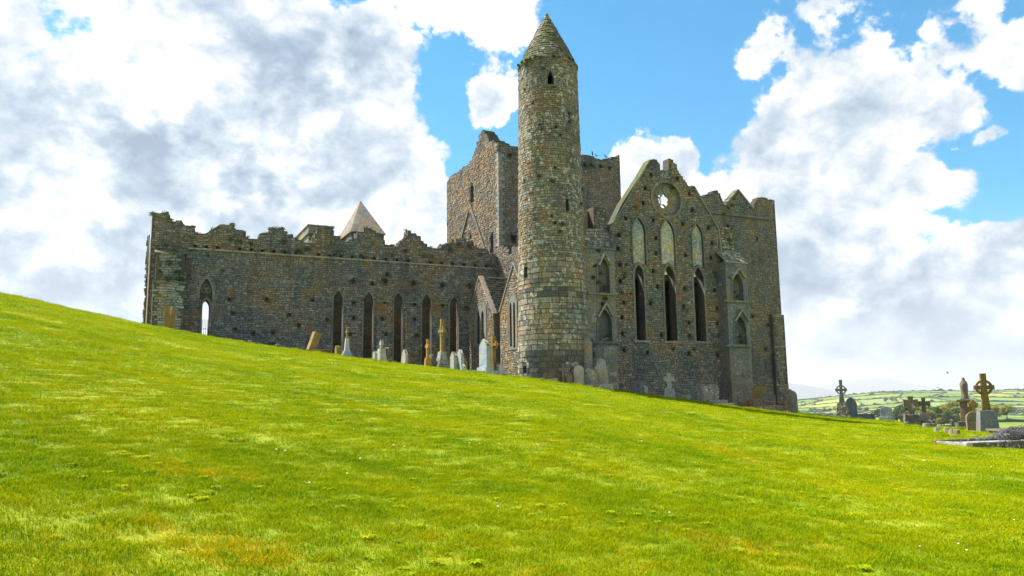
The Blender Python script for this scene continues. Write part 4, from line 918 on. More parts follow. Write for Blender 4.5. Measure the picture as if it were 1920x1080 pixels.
A = Acc(); o_ = .18; A.add([(x - o_, y - o_, z), (x + wx + o_, y - o_, z), (x + wx + o_, y + wy + o_, z), (x - o_, y + wy + o_, z), (cx, cyy, za), ], [(0, 1, 4), (1, 2, 4), (2, 3, 4), (3, 0, 4), (3, 2, 1, 0)]); A.build('pyramid_roof', M_chapel, CH)
A = Acc(); n = 16                                          # stone courses of the pyramid roof
for side in range(4):
    cs = [(x - o_, y - o_), (x + wx + o_, y - o_), (x + wx + o_, y + wy + o_), (x - o_, y + wy + o_)]; p, q = np.array(cs[side]), np.array(cs[(side + 1) % 4]); ce = np.array((cx, cyy)); nv = np.array([(0, -1), (1, 0), (0, 1), (-1, 0)][side])
    for r in range(n):
        u0, u1 = r / n + .004, (r + 1) / n - .004; a0, b0 = p + (ce - p) * u0, q + (ce - q) * u0; a1, b1 = p + (ce - p) * u1, q + (ce - q) * u1; m = max(1, int(np.linalg.norm(b0 - a0) / 0.6))
        for k in range(m):
            f0, f1 = k / m + .01, (k + 1) / m - .01; o = nv * random.uniform(0.015, 0.045); h = lambda c, u: (c[0] + o[0], c[1] + o[1], z + (za - z) * u + .02)
            A.add([h(a0 + (b0 - a0) * f0, u0), h(a0 + (b0 - a0) * f1, u0), h(a1 + (b1 - a1) * f1, u1), h(a1 + (b1 - a1) * f0, u1)], [(0, 1, 2, 3)])
A.build('roof_stones', M_chapel, pt)['kind'] = 'stuff'
Acc().box(x - 6, x + wx + 4, y + wy + .02, y + wy + 7, 0, 13).build('nave', M_chapel, CH)

# ------------------------------------------------------------------ round tower
TX, TY, TZ = 2.90, 55.5, 0.0
RT = thing('round_tower', 'tall slender round stone tower with a conical cap standing against the transept', 'tower', (TX, TY, TZ))
Z_EAVE = 24.5; Z_TOP = 29.15; R0, R1 = 2.58, 2.17
def rad(z): return R0 + (R1 - R0) * max(z, 0) / Z_EAVE + (0.10 if z < 1.0 else 0)
def cyl_hit(px, y):
    """pixel -> (angle, z) on the tower shaft; angle 0 faces the camera side (-y), growing to the right"""
    t, e = ray(px, y); r = 2.4
    for _ in range(4):
        a = t * t + 1; b = -2 * (t * TX + TY); c = TX * TX + TY * TY - r * r; D = max(b * b - 4 * a * c, 0); Y = (-b - math.sqrt(D)) / (2 * a); z = e * Y; r = rad(z)
    return math.atan2(t * Y - TX, -(Y - TY)), z
def cyl(a, z, r): return (r * math.sin(a), -r * math.cos(a), z)
ops = []                                                   # openings as (a0, a1, z0, z1)
for (xa, xb, ya, yb) in ((1026.5, 1038.5, 131, 158.5), (1060.5, 1066.5, 373, 395), (982.5, 989, 501, 520), (981, 987, 686, 700)):
    a0, z1 = cyl_hit(xa, ya); a1, z0 = cyl_hit(xb, yb); ops.append((a0, a1, z0, z1))
def tower_core():
    az = set(np.linspace(-PI, PI, 65)[:-1].round(4)); zs = set(np.linspace(-3, Z_EAVE, 40).round(3))
    for a0, a1, z0, z1 in ops: az |= {a0, a1}; zs |= {z0, z1}
    az = sorted(az); zs = sorted(zs); A = Acc(); n = len(az)
    for r_off in (-0.02, -0.95):
        for i, a in enumerate(az):
            b = az[(i + 1) % n] + (2 * PI if i == n - 1 else 0)
            for z0, z1 in zip(zs[:-1], zs[1:]):
                ma, mz = (a + b) / 2, (z0 + z1) / 2
                if any(o[0] < ma < o[1] and o[2] < mz < o[3] for o in ops): continue
                A.add([cyl(a, z0, rad(z0) + r_off), cyl(b, z0, rad(z0) + r_off), cyl(b, z1, rad(z1) + r_off), cyl(a, z1, rad(z1) + r_off)], [(0, 1, 2, 3)])
    for a0, a1, z0, z1 in ops:
        ro_, ri = rad(z0) - 0.02, rad(z0) - 0.95
        q = [(a0, z0), (a1, z0), (a1, z1), (a0, z1)]
        for k in range(4):
            p, s = q[k], q[(k + 1) % 4]; A.add([cyl(*p, ro_), cyl(*s, ro_), cyl(*s, ri), cyl(*p, ri)], [(0, 1, 2, 3)])
    A.box(-1.7, 1.7, -1.7, 1.7, 13.0, 13.1); A.box(-1.55, 1.55, -1.55, 1.55, 23.9, 24.0)
    A.build('shaft_core', M_mortar, RT)
tower_core()
def block(a0, a1, z0, z1, r0, r1, p, rnd, taper=None):
    """one curved stone: r0, r1 the face radius at its foot and top"""
    j = lambda s: rnd.uniform(-s, s)
    da, dz = 0.014 / max(r0, .3), 0.014; am = (a0 + a1) / 2; V = []
    for zz, rr in ((z0 + j(.008), r0), (z1 + j(.008), r1)):
        for a in (a0, am, a1): V.append(cyl(a, zz, rr - 0.05))
    for zz, rr in ((z0 + dz, r0), (z1 - dz, r1)):
        for a in (a0 + da, am, a1 - da): V.append(cyl(a + j(.004), zz + j(.006), rr + p + j(.006)))
    Fc = [(6, 7, 10, 9), (7, 8, 11, 10), (0, 1, 7, 6), (1, 2, 8, 7), (3, 9, 10, 4), (4, 10, 11, 5), (0, 6, 9, 3), (2, 5, 11, 8)]
    return V, Fc
def tower_stones():
    rnd = random.Random(77); near = []; rest = Acc(); darkrest = Acc(); z = -1.2; view = math.atan2(-TX, TY)
    while z < Z_EAVE - 0.05:
        lower = z < 9.6
        h = rnd.uniform(0.30, 0.42) if lower else rnd.uniform(0.11, 0.23); h = min(h, Z_EAVE - z) if Z_EAVE - z > 0.12 else Z_EAVE - z
        if Z_EAVE - z - h < 0.12: h = Z_EAVE - z
        a = -PI + rnd.uniform(0, .2); end = a + 2 * PI
        while a < end - 0.02:
            w = rnd.uniform(0.42, 0.88) if lower else rnd.uniform(0.15, 0.42); b = min(a + w / rad(z), end)
            if end - b < 0.09: b = end
            g_ = (0.009 if lower else .004) / rad(z); A0, A1, Z0, Z1 = a + g_, b - g_, z + g_ * rad(z), z + h - g_ * rad(z)
            for o0, o1, q0, q1 in ops:                      # trim stones round the openings
                if Z1 > q0 and Z0 < q1 and A1 > o0 and A0 < o1:
                    if A0 < o0 - 0.05: A1 = o0
                    elif A1 > o1 + 0.05: A0 = o1
                    elif Z0 < q0 - .06: Z1 = q0
                    elif Z1 > q1 + .06: Z0 = q1
                    else: A1 = A0
            if A1 - A0 > 0.03:
                p = (rnd.uniform(0.0, 0.03) if lower else rnd.uniform(0, .045)) + (0.025 if rnd.random() < .08 else 0)
                V, Fc = block(A0, A1, Z0, Z1, rad(z), rad(z + h), p, rnd)
                ang = (a + b) / 2 - view; ang = (ang + PI) % (2 * PI) - PI
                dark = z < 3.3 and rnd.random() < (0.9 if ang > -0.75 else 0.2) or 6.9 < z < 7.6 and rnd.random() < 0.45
                key = (b - a) * rad(z) * h * max(math.cos(ang), 0) if z > 0.7 else 0
                near.append((key, V, Fc, dark))
            a = b
        z += h
    near.sort(key=lambda q: -q[0])
    for i, (k, V, Fc, dark) in enumerate(near):
        if i < 300:
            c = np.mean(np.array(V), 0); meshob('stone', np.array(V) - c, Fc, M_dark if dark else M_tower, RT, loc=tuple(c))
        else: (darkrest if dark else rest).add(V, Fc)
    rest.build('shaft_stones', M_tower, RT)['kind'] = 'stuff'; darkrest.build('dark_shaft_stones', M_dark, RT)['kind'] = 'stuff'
tower_stones()
def tower_cap():
    rnd = random.Random(5); A = Acc(); n = 48; re_ = R1 + 0.10
    prof = [(re_, Z_EAVE), (0.02, Z_TOP)]
    V = [cyl(2 * PI * k / n, Z_EAVE + 0.02, re_ - .06) for k in range(n)] + [(0, 0, Z_TOP - .08)]; Fc = [(k, (k + 1) % n, n) for k in range(n)] + [tuple(range(n - 1, -1, -1))]
    core = meshob('cap', V, Fc, M_mortar, RT)
    S = Acc(); z = Z_EAVE + 0.14
    rz = lambda z: max(re_ * (1 - (z - Z_EAVE) / (Z_TOP - Z_EAVE)), 0.0) * (1 + 0.03 * math.sin(PI * (z - Z_EAVE) / (Z_TOP - Z_EAVE)))
    while z < Z_TOP - 0.12:
        h = rnd.uniform(0.17, 0.27); a = rnd.uniform(0, .3); end = a + 2 * PI; r = rz(z); r2 = rz(min(z + h, Z_TOP))
        while a < end - 0.02:
            b = min(a + rnd.uniform(0.28, 0.6) / max(r, .12), end); b = end if end - b < 0.15 else b; g_ = .012 / max(r, .1)
            V, Fc = block(a + g_, b - g_, z + .008, z + h - .008, r, r2, rnd.uniform(0.01, 0.05), rnd); S.add(V, Fc); a = b
        z += h
    S.tube((0, 0, Z_TOP - .35), (0, 0, Z_TOP + .02), 0.16, 0.03, 8)
    S.build('cap_stones', stone_mat('cap_blocks', [c for c in TOWER], stain_amt=0.4, orange=0.1, white=0.9, moss=0.45, gain=0.85), core)['kind'] = 'stuff'
    E_ = Acc(); m = 40
    for k in range(m):
        V, Fc = block(2 * PI * k / m + .004, 2 * PI * (k + 1) / m - .004, Z_EAVE - .02, Z_EAVE + .13, R1 + 0.08, R1 + 0.10, rnd.uniform(0, .03), rnd); E_.add(V, Fc)
    E_.build('eaves_course', M_par, RT)
    # dressings of the top window
    a0, a1, z0, z1 = ops[0]; r = R1; am = (a0 + a1) / 2; D = Acc()
    for (u, v, p, q) in ((a0 - .09, a0 - .005, z0, z1), (a1 + .005, a1 + .09, z0, z1)):
        V, Fc = block(u, v, p, q, r + .02, r + .02, .03, rnd); D.add(V, Fc)
    V, Fc = block(a0 - .12, a1 + .12, z0 - .16, z0 - .004, r + .03, r + .03, .10, rnd); D.add(V, Fc)
    wn = D.build('window_surround', M_trim, RT)
    # two raking stones give the pointed head
    h = z1 - z0; A = Acc()
    A.add([cyl(a0, z1, r + .03), cyl(am, z1, r + .03), cyl(a0, z1 - h * .42, r + .03), cyl(a0, z1, r - .4), cyl(am, z1, r - .4), cyl(a0, z1 - h * .42, r - .4)], [(0, 1, 2), (3, 5, 4), (1, 4, 5, 2), (0, 3, 4, 1)])
    A.add([cyl(a1, z1, r + .03), cyl(am, z1, r + .03), cyl(a1, z1 - h * .42, r + .03), cyl(a1, z1, r - .4), cyl(am, z1, r - .4), cyl(a1, z1 - h * .42, r - .4)], [(0, 2, 1), (3, 4, 5), (1, 2, 5, 4), (0, 1, 4, 3)])
    A.build('window_head', M_trim, wn)
tower_cap()
g = np.random.default_rng(95); sp = []
for (a, b, r) in [(1035, 162, .22), (988, 122, .2), (985, 167, .15), (1018, 128, .15), (1000, 193, .15), (1066, 213, .2), (1066, 228, .18), (1012, 233, .15), (1042, 238, .18), (1050, 254, .18), (1011, 329, .22), (1035, 340, .22), (1040, 314, .15), (1090, 355, .15), (1054, 420, .24), (1040, 418, .18), (1050, 434, .18), (1035, 405, .15), (1016, 243, .15), (985, 338, .12), (1088, 382, .15), (1003, 388, .1)]:
    an, z = cyl_hit(a, b); sp.append((*cyl(an, z, rad(z) + .02), r))
for k in range(14):
    an = g.uniform(-1.5, 1.5); sp.append((*cyl(an, Z_EAVE + .12, R1 + .12), g.uniform(.06, .16)))
tufts(sp, 'wall_plants', RT, 96, size=0.08)

# ------------------------------------------------------------------ graves: each stands at its own place; faces look east (local -x)
def at(px, ybase, d): t, e = ray(px, ybase); return t * d, d, e * d
def hgt(px, y0, y1, d): return (ray(px, y0)[1] - ray(px, y1)[1]) * d
def slab(A, outline, t, holes=(), x0=None):
    """outline in (y, z), thickness t along x"""
    x0 = -t / 2 if x0 is None else x0
    V, Fc = prism2d(outline, list(holes), 0, t); A.add([(x0 + d, s, z) for s, d, z in V], Fc); return A
def bevel(o, w=0.015):
    m = o.modifiers.new('bevel', 'BEVEL'); m.width = w; m.segments = 1; m.limit_method = 'ANGLE'; m.angle_limit = 0.6; return o
def top_outline(style, w, h, z0=-0.5):
    a = w / 2
    if style == 'round': top_ = [(-a * math.cos(q * PI / 12), h - a + a * math.sin(q * PI / 12)) for q in range(13)]
    elif style == 'gothic': top_ = arch(-a, a, 0, h, w * 0.8)[1:-1]
    elif style == 'pointed': top_ = [(-a, h - w * 0.55), (-a * 0.82, h - w * 0.40), (0, h), (a * 0.82, h - w * 0.40), (a, h - w * 0.55)]
    elif style == 'shoulder':
        top_ = [(-a, h - 0.62 * w), (-a * 0.72, h - 0.62 * w)] + [(-a * 0.72 * math.cos(q * PI / 10), h - 0.62 * w + 0.62 * w * math.sin(q * PI / 10)) for q in range(1, 10)] + [(a * 0.72, h - 0.62 * w), (a, h - 0.62 * w)]
    elif style == 'segment': top_ = [(-a + w * q / 8, h - 0.22 * w + 0.22 * w * math.sin(q * PI / 8)) for q in range(9)]
    elif style == 'notch': top_ = [(-a, h), (-a * .35, h * 0.98), (0, h * 0.62), (a * .35, h * 0.98), (a, h)]
    else: top_ = [(-a, h), (a, h)]
    return [(-a, z0)] + top_ + [(a, z0)]
def rough_up(o, amp, seed):
    g = np.random.default_rng(seed)
    for v in o.data.vertices: v.co += Vector(g.uniform(-amp, amp, 3))
    return o
def headstone(px, y0, y1, d, w, style, mat, label, thick=0.16, yaw=0.0, tilt=(0, 0), base=None, panel=False, group='headstones beside the cathedral', rough=0.0):
    X, Y, Z = at(px, y1, d); h = hgt(px, y0, y1, d)
    t = thing('headstone', label, 'headstone', (X, Y, Z), YAW + yaw, group); t.rotation_euler = (tilt[0], tilt[1], YAW + yaw)
    b = 0.0
    if base: b = base[1]; bevel(Acc().box(-base[2] / 2, base[2] / 2, -base[0] / 2, base[0] / 2, -0.5, b).build('base', mat, t))
    o = slab(Acc(), [(s, z) for s, z in top_outline(style, w, h, b - 0.02 if base else -0.5)], thick).build('slab', mat, t); bevel(o)
    if rough: rough_up(o, rough, int(px))
    if panel:
        pw = w * 0.7; slab(Acc(), top_outline('flat', pw, h * 0.78, b + h * 0.18), 0.02, x0=-thick / 2 - 0.012).build('inscription_panel', mat, t)
    return t
def cross_outline(h, sw, span, aw, zc, z0, taper=0.8, flare=1.0):
    a = sw / 2; at_ = a * taper; k = aw / 2; s = span / 2; f = flare
    return [(-a, z0), (-at_, zc - k), (-s, zc - k * f), (-s, zc + k * f), (-at_, zc + k), (-at_ * f, h), (at_ * f, h), (at_, zc + k), (s, zc + k * f), (s, zc - k * f), (at_, zc - k), (a, z0)]
def cross(px, y0, y1, d, label, mat, base_mat=None, celtic=True, plinth=0.3, pw=0.8, sw=0.24, span=0.8, zc=0.78, ring=0.30, thick=0.18, yaw=0.0, steps=0, group='stone crosses in the graveyard', flare=1.12, pt=None, aw=None, tilt=0.0, name=None, taper=0.72):
    """free-standing cross: plinth > steps, shaft with arms, ring"""
    X, Y, Z = at(px, y1, d); H = hgt(px, y0, y1, d); base_mat = base_mat or mat
    t = thing(name or ('celtic_cross' if celtic else 'stone_cross'), label, 'cross', (X, Y, Z), YAW + yaw, group); t.rotation_euler = (tilt, 0, YAW + yaw)
    ph = plinth * H; pt = pt or pw * 0.75; aw = aw or sw * 1.05
    zb = -0.5; nst = steps
    for k in range(nst):
        w_ = pw * (1.0 + 0.22 * (nst - k)); z1 = ph * 0.22 * (k + 1); bevel(Acc().box(-pt / 2 * (1 + .22 * (nst - k)), pt / 2 * (1 + .22 * (nst - k)), -w_ / 2, w_ / 2, zb, z1).build('step', base_mat, t), 0.02); zb = z1 + 0.002
    if ph > 0: bevel(Acc().box(-pt / 2, pt / 2, -pw / 2, pw / 2, zb, ph, pt * 0.16, pw * 0.13).build('plinth', base_mat, t), 0.02)
    z_c = ph + (H - ph) * zc
    bevel(slab(Acc(), cross_outline(H, sw, span, aw, z_c, ph - 0.05 if ph else -0.5, taper, flare), thick).build('shaft', mat, t), 0.012)
    if celtic: slab(Acc(), circ((0, z_c), ring, 24), thick * 0.66, [circ((0, z_c), ring * 0.74, 24)]).build('ring', mat, t)
    return t
GB = 'headstones beside the cathedral'
# left, below the choir wall
headstone(316, 574, 626, 53.5, 0.75, 'notch', M_gold, 'narrow yellow-brown headstone with notched top against the far left buttress', 0.25, yaw=-0.9)
def raised_grave():
    X, Y, Z = at(592, 660, 54); t = thing('raised_grave', 'low grassy grave platform with a stone lip under the leaning yellow slab', 'grave', (X, Y, Z), YAW - 0.1)
    bevel(Acc().box(-1.3, 0.95, -1.0, 1.0, -0.8, 0.02, 0.15, 0.15).build('mound', M_soil, t)); bevel(Acc().box(-1.35, 1.0, -1.05, 1.05, 0.022, 0.12).build('stone_lip', M_brownst, t))
    X, Y, Z = at(584, 654, 54.3); h = hgt(584, 622, 654, 54.3); s = thing('leaning_headstone', 'yellow lichened grave slab leaning to the right on a low grassy platform', 'headstone', (X, Y, Z), 0.55)
    o = slab(Acc(), [(-.42, -.2), (-.42, h), (.42, h + .02), (.42, -.2)], 0.5).build('slab', M_gold, s); s.rotation_euler = (0.0, 0.32, 0.5); bevel(o)
raised_grave()
headstone(633, 648, 668, 54.5, 0.6, 'round', M_gold, 'small rounded headstone with orange lichen left of the thin pale pillar', 0.3)
def pillar():
    X, Y, Z = at(650, 669, 55); H = hgt(650, 613, 669, 55); t = thing('memorial_pillar', 'thin tapering pale grey memorial pillar with a small cross on top beside a dark lancet', 'memorial', (X, Y, Z), YAW)
    Acc().box(-.32, .32, -.32, .32, -.5, .22).box(-.24, .24, -.24, .24, .222, .4).build('base', M_blue, t); Acc().box(-.17, .17, -.17, .17, .402, H * .62, .07, .07).build('shaft', M_blue, t)
    slab(Acc(), cross_outline(H, .10, .5, .10, H * .84, H * .62), .1).build('cross', M_gold, t)
pillar()
headstone(703, 659, 678, 54.5, 0.5, 'round', M_palest, 'small pale weathered headstone at the foot of the stone with a mossy cross', 0.2)
cross(715, 638, 680, 55, 'weathered headstone topped by a small mossy cross left of the pale rounded stone', M_palest, celtic=False, plinth=0.62, pw=1.1, sw=0.22, span=0.46, zc=0.62, thick=0.2, pt=.55, flare=1.3)
headstone(725, 651, 680, 55.3, 0.7, 'round', M_brownst, 'grey-brown rounded headstone close behind the mossy cross stone', 0.25)
headstone(759, 655, 683, 54.5, 0.95, 'gothic', M_palest, 'pale mottled pointed headstone standing alone between two lancets', 0.22)
cross(802, 636, 686, 54, 'bright golden lichened plain cross below the fourth lancet', M_gold, celtic=False, plinth=0.30, pw=0.5, sw=0.22, span=0.62, zc=0.62, pt=.5)
headstone(809, 664, 686, 54.6, 0.5, 'round', M_slate_st, 'small dark rounded stone right behind the golden plain cross', 0.2)
cross(829, 598, 691, 54.5, 'tallest golden Celtic cross on a white-lichened stepped base before the choir wall', M_gold, M_lichen, True, 0.34, 0.8, 0.30, 1.0, 0.62, 0.42, 0.24, steps=2, aw=.22)
headstone(851, 659, 693, 53.6, 0.75, 'pointed', M_palest, 'yellowish pointed headstone left of the slim blue-grey one', 0.28)
headstone(863, 655, 693, 53.3, 0.9, 'pointed', M_greyst, 'slim smooth blue-grey pointed headstone at the left end of the kerbed plot', 0.24)
headstone(871, 673, 694, 53.8, 0.5, 'round', M_gold, 'little brown rounded stone tucked right of the slim blue-grey headstone', 0.22)
headstone(909, 635, 694, 52.9, 0.95, 'pointed', M_blue, 'large pale blue-grey pointed headstone inside the white kerb beside the round tower', 0.30, yaw=0.15, base=(1.2, 0.18, 0.55))
cross(925, 630, 692, 53.6, 'brown and gold ringed cross right behind the large pale headstone', M_gold, M_brownst, True, 0.12, 0.5, 0.32, 0.86, 0.70, 0.40, 0.26, aw=.2, yaw=.3)
headstone(932, 679, 694, 53.6, 0.5, 'round', M_brownst, 'small brown stone with a white top at the foot of the ringed cross', 0.3)
def kerb_plot():
    X, Y, Z = at(903, 699, 52.4); t = thing('kerbed_grave', 'pale kerbed grave plot with small corner posts beside the round tower', 'grave', (X, Y, Z - 0.08), 0.12)
    bevel(Acc().box(-1.35, 1.25, -.09, .09, -.6, .22).build('kerb', M_blue, t)); bevel(Acc().box(-1.35, 1.25, 1.6, 1.78, -.6, .30).build('kerb', M_blue, t)); bevel(Acc().box(1.07, 1.25, .092, 1.598, -.6, .22).build('kerb', M_blue, t)); bevel(Acc().box(-1.35, -1.17, .092, 1.598, -.6, .22).build('kerb', M_blue, t))
    for x in (-1.2, 1.3): bevel(Acc().box(x - .17, x + .17, -.19, .15, -.6, .55, .02, .02).box(x - .12, x + .12, -.14, .10, .551, .66, .08, .08).build('corner_post', M_blue, t))
    Acc().box(-1.16, 1.06, .093, 1.597, -.6, .12).build('gravel_bed', M_gravel, t)
kerb_plot()
# before the round tower and transept
cross(1057, 682, 723, 52.6, 'thin brown plain cross directly in front of the round tower', M_brownst, celtic=False, plinth=0, sw=0.13, span=0.42, zc=0.72, thick=0.16, yaw=.6)
headstone(1068, 700, 724, 52.5, 0.38, 'round', M_brownst, 'narrow rounded headstone just right of the thin brown cross', 0.2, yaw=.5)
headstone(1086, 685, 727, 52.6, 0.68, 'round', M_palest, 'tall rounded headstone mottled with pale lichen, left of the three clustered by the buttress', 0.25, yaw=.6)
headstone(1108, 690, 729, 52.8, 0.86, 'segment', M_lichen, 'broad low-topped lichened headstone between the two taller rounded ones', 0.35, yaw=.65, rough=0.02)
headstone(1129, 672, 730, 53.1, 0.86, 'shoulder', M_palest, 'tallest pale lichened headstone with rounded shoulders at the foot of the niched buttress', 0.28, yaw=.6, rough=0.012)
headstone(1123, 720, 734, 52.5, 1.9, 'flat', M_lichen, 'low rough lichened ledger stone under the three clustered headstones', 0.5, yaw=.75, group='flat stones', rough=0.03)
headstone(1103, 634, 712, 54.0, 0.55, 'round', M_castle, 'mossy green standing stone in the corner between round tower and buttress', 0.3, yaw=.6, group=GB, rough=.05)
headstone(1197, 714, 741, 54.5, 0.62, 'flat', M_slate_st, 'plain blue-grey rectangular headstone below the left lancet of the gable', 0.16, yaw=.6)
headstone(1209, 723, 741, 55.0, 0.34, 'pointed', M_lichen, 'broken lichened stump beside the plain blue-grey rectangular headstone', 0.3, rough=.05)
cross(1256, 700, 747, 54.6, 'pale weathered plain cross on a rounded plinth below the middle lancet of the gable', M_palest, celtic=False, plinth=0.42, pw=0.8, sw=0.3, span=0.66, zc=0.62, thick=0.22, yaw=.6, pt=.5, flare=1.2)
headstone(1240, 741, 749, 54.6, 0.5, 'round', M_brownst, 'very low weathered stone in the grass left of the pale plain cross', .3)
cross(1292, 739, 752, 54.8, 'tiny worn cross-shaped stone left of the box tomb', M_palest, celtic=False, plinth=0.3, pw=0.35, sw=0.16, span=0.34, zc=0.5, thick=0.14, yaw=.5)
def box_tomb():
    X, Y, Z = at(1324, 757, 55.0); H = hgt(1324, 721, 757, 55.0); t = thing('box_tomb', 'bulky white-lichened stone block tomb with a rounded top at the foot of the gable', 'tomb', (X, Y, Z), YAW - .15)
    o = slab(Acc(), [(-.7, .0), (-.75, H * .7), (-.6, H * .93), (-.3, H), (.3, H), (.6, H * .95), (.72, H * .75), (.78, .0)], 1.25).build('block', M_lichen, t); bevel(rough_up(o, .04, 4), .06)
    bevel(Acc().box(-1.0, 1.15, -.95, 1.0, -.7, .12).build('base', M_lichen, t), .03)
box_tomb()
for i, (px, y, d, w, l, h, lab, m) in enumerate([(1303, 756, 55, 1.0, .7, .25, 'rough lichened kerb stone at the left foot of the box tomb', M_lichen), (1341, 757, 54.6, 1.6, .9, .28, 'squared grey slab below the right side of the box tomb', M_lichen), (1350, 763, 54.2, 1.9, 1.0, .26, 'long flat pinkish grave slab in front of the box tomb', M_palest), (1378, 763, 55, .9, .8, .32, 'dark mossy slab right of the pinkish grave slab', M_castle), (1412, 760, 55.2, .75, .7, .35, 'reddish squared kerb stone behind the rusty railing', M_brownst), (1444, 768, 55.2, 2.4, .8, .3, 'long lichened ledger stone behind the rusty railing', M_lichen)]):
    X, Y, Z = at(px, y, d); t = thing('ledger_stone', lab, 'grave slab', (X, Y, Z), YAW - 0.15 + 0.07 * i, 'flat stones'); bevel(rough_up(Acc().box(-w / 2, w / 2, -l / 2, l / 2, -.5, h, .03, .03).build('slab', m, t), .02, i), .03)
cross(1398, 712, 766, 54.9, 'dark brown ringed cross in front of the right niched buttress', M_brownst, celtic=True, plinth=0.08, pw=.5, sw=0.18, span=0.5, zc=0.66, ring=.22, thick=.2, yaw=.6)
headstone(1425, 722, 762, 57, 1.0, 'segment', M_gold, 'large yellowish curved-top headstone against the tower house wall', .2, yaw=.6)
headstone(1441, 737, 766, 56.2, 1.05, 'segment', M_castle, 'wide brown headstone behind the rusty railing', .25, yaw=.6)
headstone(1468, 737, 770, 55.8, .45, 'pointed', M_brownst, 'small dark gabled stone left of the dark lichened headstone', .25, yaw=.6)
cross(1479, 720, 772, 55.6, 'dark stone cross stump rising behind the last headstone at the castle corner', M_castle, celtic=False, plinth=.5, pw=.6, sw=.22, span=.5, zc=.5, yaw=.6)
headstone(1486, 732, 771, 54.8, .7, 'round', M_castle, 'dark brown lichened headstone at the right end of the rusty railing', .34, yaw=.7, rough=.02)
def railing():
    p = [at(1384, 768, 54.0), at(1432, 774, 53.8), at(1479, 777, 54.2)]
    X, Y, Z = p[0]; t = thing('grave_railing', 'low rusty iron railing round the graves at the castle corner', 'railing', (X, Y, Z), 0)
    P = [Vector((q[0] - X, q[1] - Y, gz(q[0], q[1]) - Z)) for q in p]; pts = [P[0], P[0].lerp(P[1], .5), P[1], P[1].lerp(P[2], .5), P[2]]
    for q in pts: Acc().tube(q + Vector((0, 0, -.3)), q + Vector((0, 0, .78)), .035, n=6).build('post', M_iron, t)
    for h in (.68, .34):
        A = Acc()
        for a, b in zip(pts[:-1], pts[1:]): A.tube(a + Vector((0, 0, h)), b + Vector((0, 0, h)), .024, n=6)
        A.build('rail', M_iron, t)
railing()
# right-hand graveyard on the crest
cross(1581, 712, 787, 53.5, 'tall slender Celtic cross alone on the crest right of the castle, on a rough base', M_slate_st, M_darklichen, True, 0.42, 0.86, 0.38, 0.76, 0.56, 0.325, 0.2, steps=1, pt=.7, taper=.5, aw=.17, yaw=.75, flare=1.15)
headstone(1597, 744, 781, 55.2, .8, 'gothic', M_slate_st, 'dark blue-grey pointed headstone just right of the tall slender Celtic cross', .2, yaw=.7, base=(1.1, .1, .5), group='headstones on the crest')
def low_wall():
    X, Y, Z = at(1618, 779, 56.5); t = thing('low_wall', 'low purple-grey stone kerb wall right of the pointed headstone on the crest', 'wall', (X, Y, Z), 0.15)
    for k in range(6): bevel(Acc().box(-.8 + k * .28, -.53 + k * .28, -.15, .15, -.6, .08 + .02 * (k % 3)).build('kerb_stone', M_slate_st, t))
low_wall()
headstone(1663, 762, 786, 52.5, .72, 'segment', M_greyst, 'upright grey granite headstone standing apart above the valley trees', .2, yaw=.7, base=(.95, .16, .45), group='headstones on the crest')
cross(1711, 743, 801, 47.5, 'stout grey stone cross on a lichened base, left of the pair', M_brownst, M_darklichen, False, 0.42, 1.05, 0.36, 0.80, 0.62, 0.3, 0.26, yaw=0.8, flare=1.25, pt=.7)
cross(1735, 745, 799, 47.8, 'slimmer brown stone cross on a stepped lichened base, right of the pair', M_brownst, M_darklichen, False, 0.46, 0.75, 0.26, 0.74, 0.60, 0.3, 0.2, yaw=0.8, flare=1.2, steps=2, pt=.7)
def statue():
    X, Y, Z = at(1815, 806, 46.5); ht = hgt(1815, 707, 749, 46.5); hp = hgt(1815, 749, 806, 46.5)
    t = thing('statue_pedestal', 'reddish stone pedestal with a projecting cap carrying a robed statue', 'pedestal', (X, Y, Z), YAW + .6)
    bevel(Acc().box(-.42, .42, -.48, .48, -.6, .5).build('base', M_darklichen, t), .03); bevel(Acc().box(-.27, .27, -.33, .33, .502, hp - .14, .02, .02).build('shaft', M_brownst, t)); bevel(Acc().box(-.40, .40, -.46, .46, hp - .138, hp).build('cap', M_brownst, t))
    Zs = Z + hp + .002
    s = thing('robed_statue', 'brown stone statue of a veiled robed figure with joined hands on top of the pedestal', 'statue', (X, Y, Zs), YAW + .6)
    prof = [(0, .17, .20), (.05, .18, .205), (.14, .14, .165), (.35, .145, .175), (.55, .15, .20), (.68, .15, .205), (.76, .14, .185), (.81, .12, .145), (.845, .095, .105), (.87, .09, .092), (.91, .095, .09), (.95, .075, .068), (.98, .04, .036), (1.0, .008, .008)]
    V = []; n = 28
    for i, (u, rx, ry) in enumerate(prof):
        for k in range(n):
            a = 2 * PI * k / n; f = 1 + (0.07 * math.sin(7 * a + 4 * u) if u < .72 else 0)
            x = rx * math.cos(a) * f; y = ry * math.sin(a) * f
            if .5 < u < .74 and math.cos(a) < -.6: x -= .07 * (1 - abs(u - .63) / .13) if abs(u - .63) < .13 else 0     # hands joined before the chest
            V.append((x - (.02 if u > .8 else 0), y, u * ht))
    Fc = [(i * n + k, i * n + (k + 1) % n, (i + 1) * n + (k + 1) % n, (i + 1) * n + k) for i in range(len(prof) - 1) for k in range(n)] + [tuple(range(n - 1, -1, -1)), tuple(range((len(prof) - 1) * n, len(prof) * n))]
    meshob('figure', V, Fc, M_brownst, s, smooth=True)
    A = Acc(); A.tube((-.155, -.075, .60 * ht), (-.22, 0, .70 * ht), .035, .02, 8); A.tube((-.155, .075, .60 * ht), (-.222, .004, .70 * ht), .035, .02, 8); A.build('hands', M_brownst, s)
    Acc().box(-.2, .2, -.25, .25, 0, .05).build('statue_base', M_brownst, s)
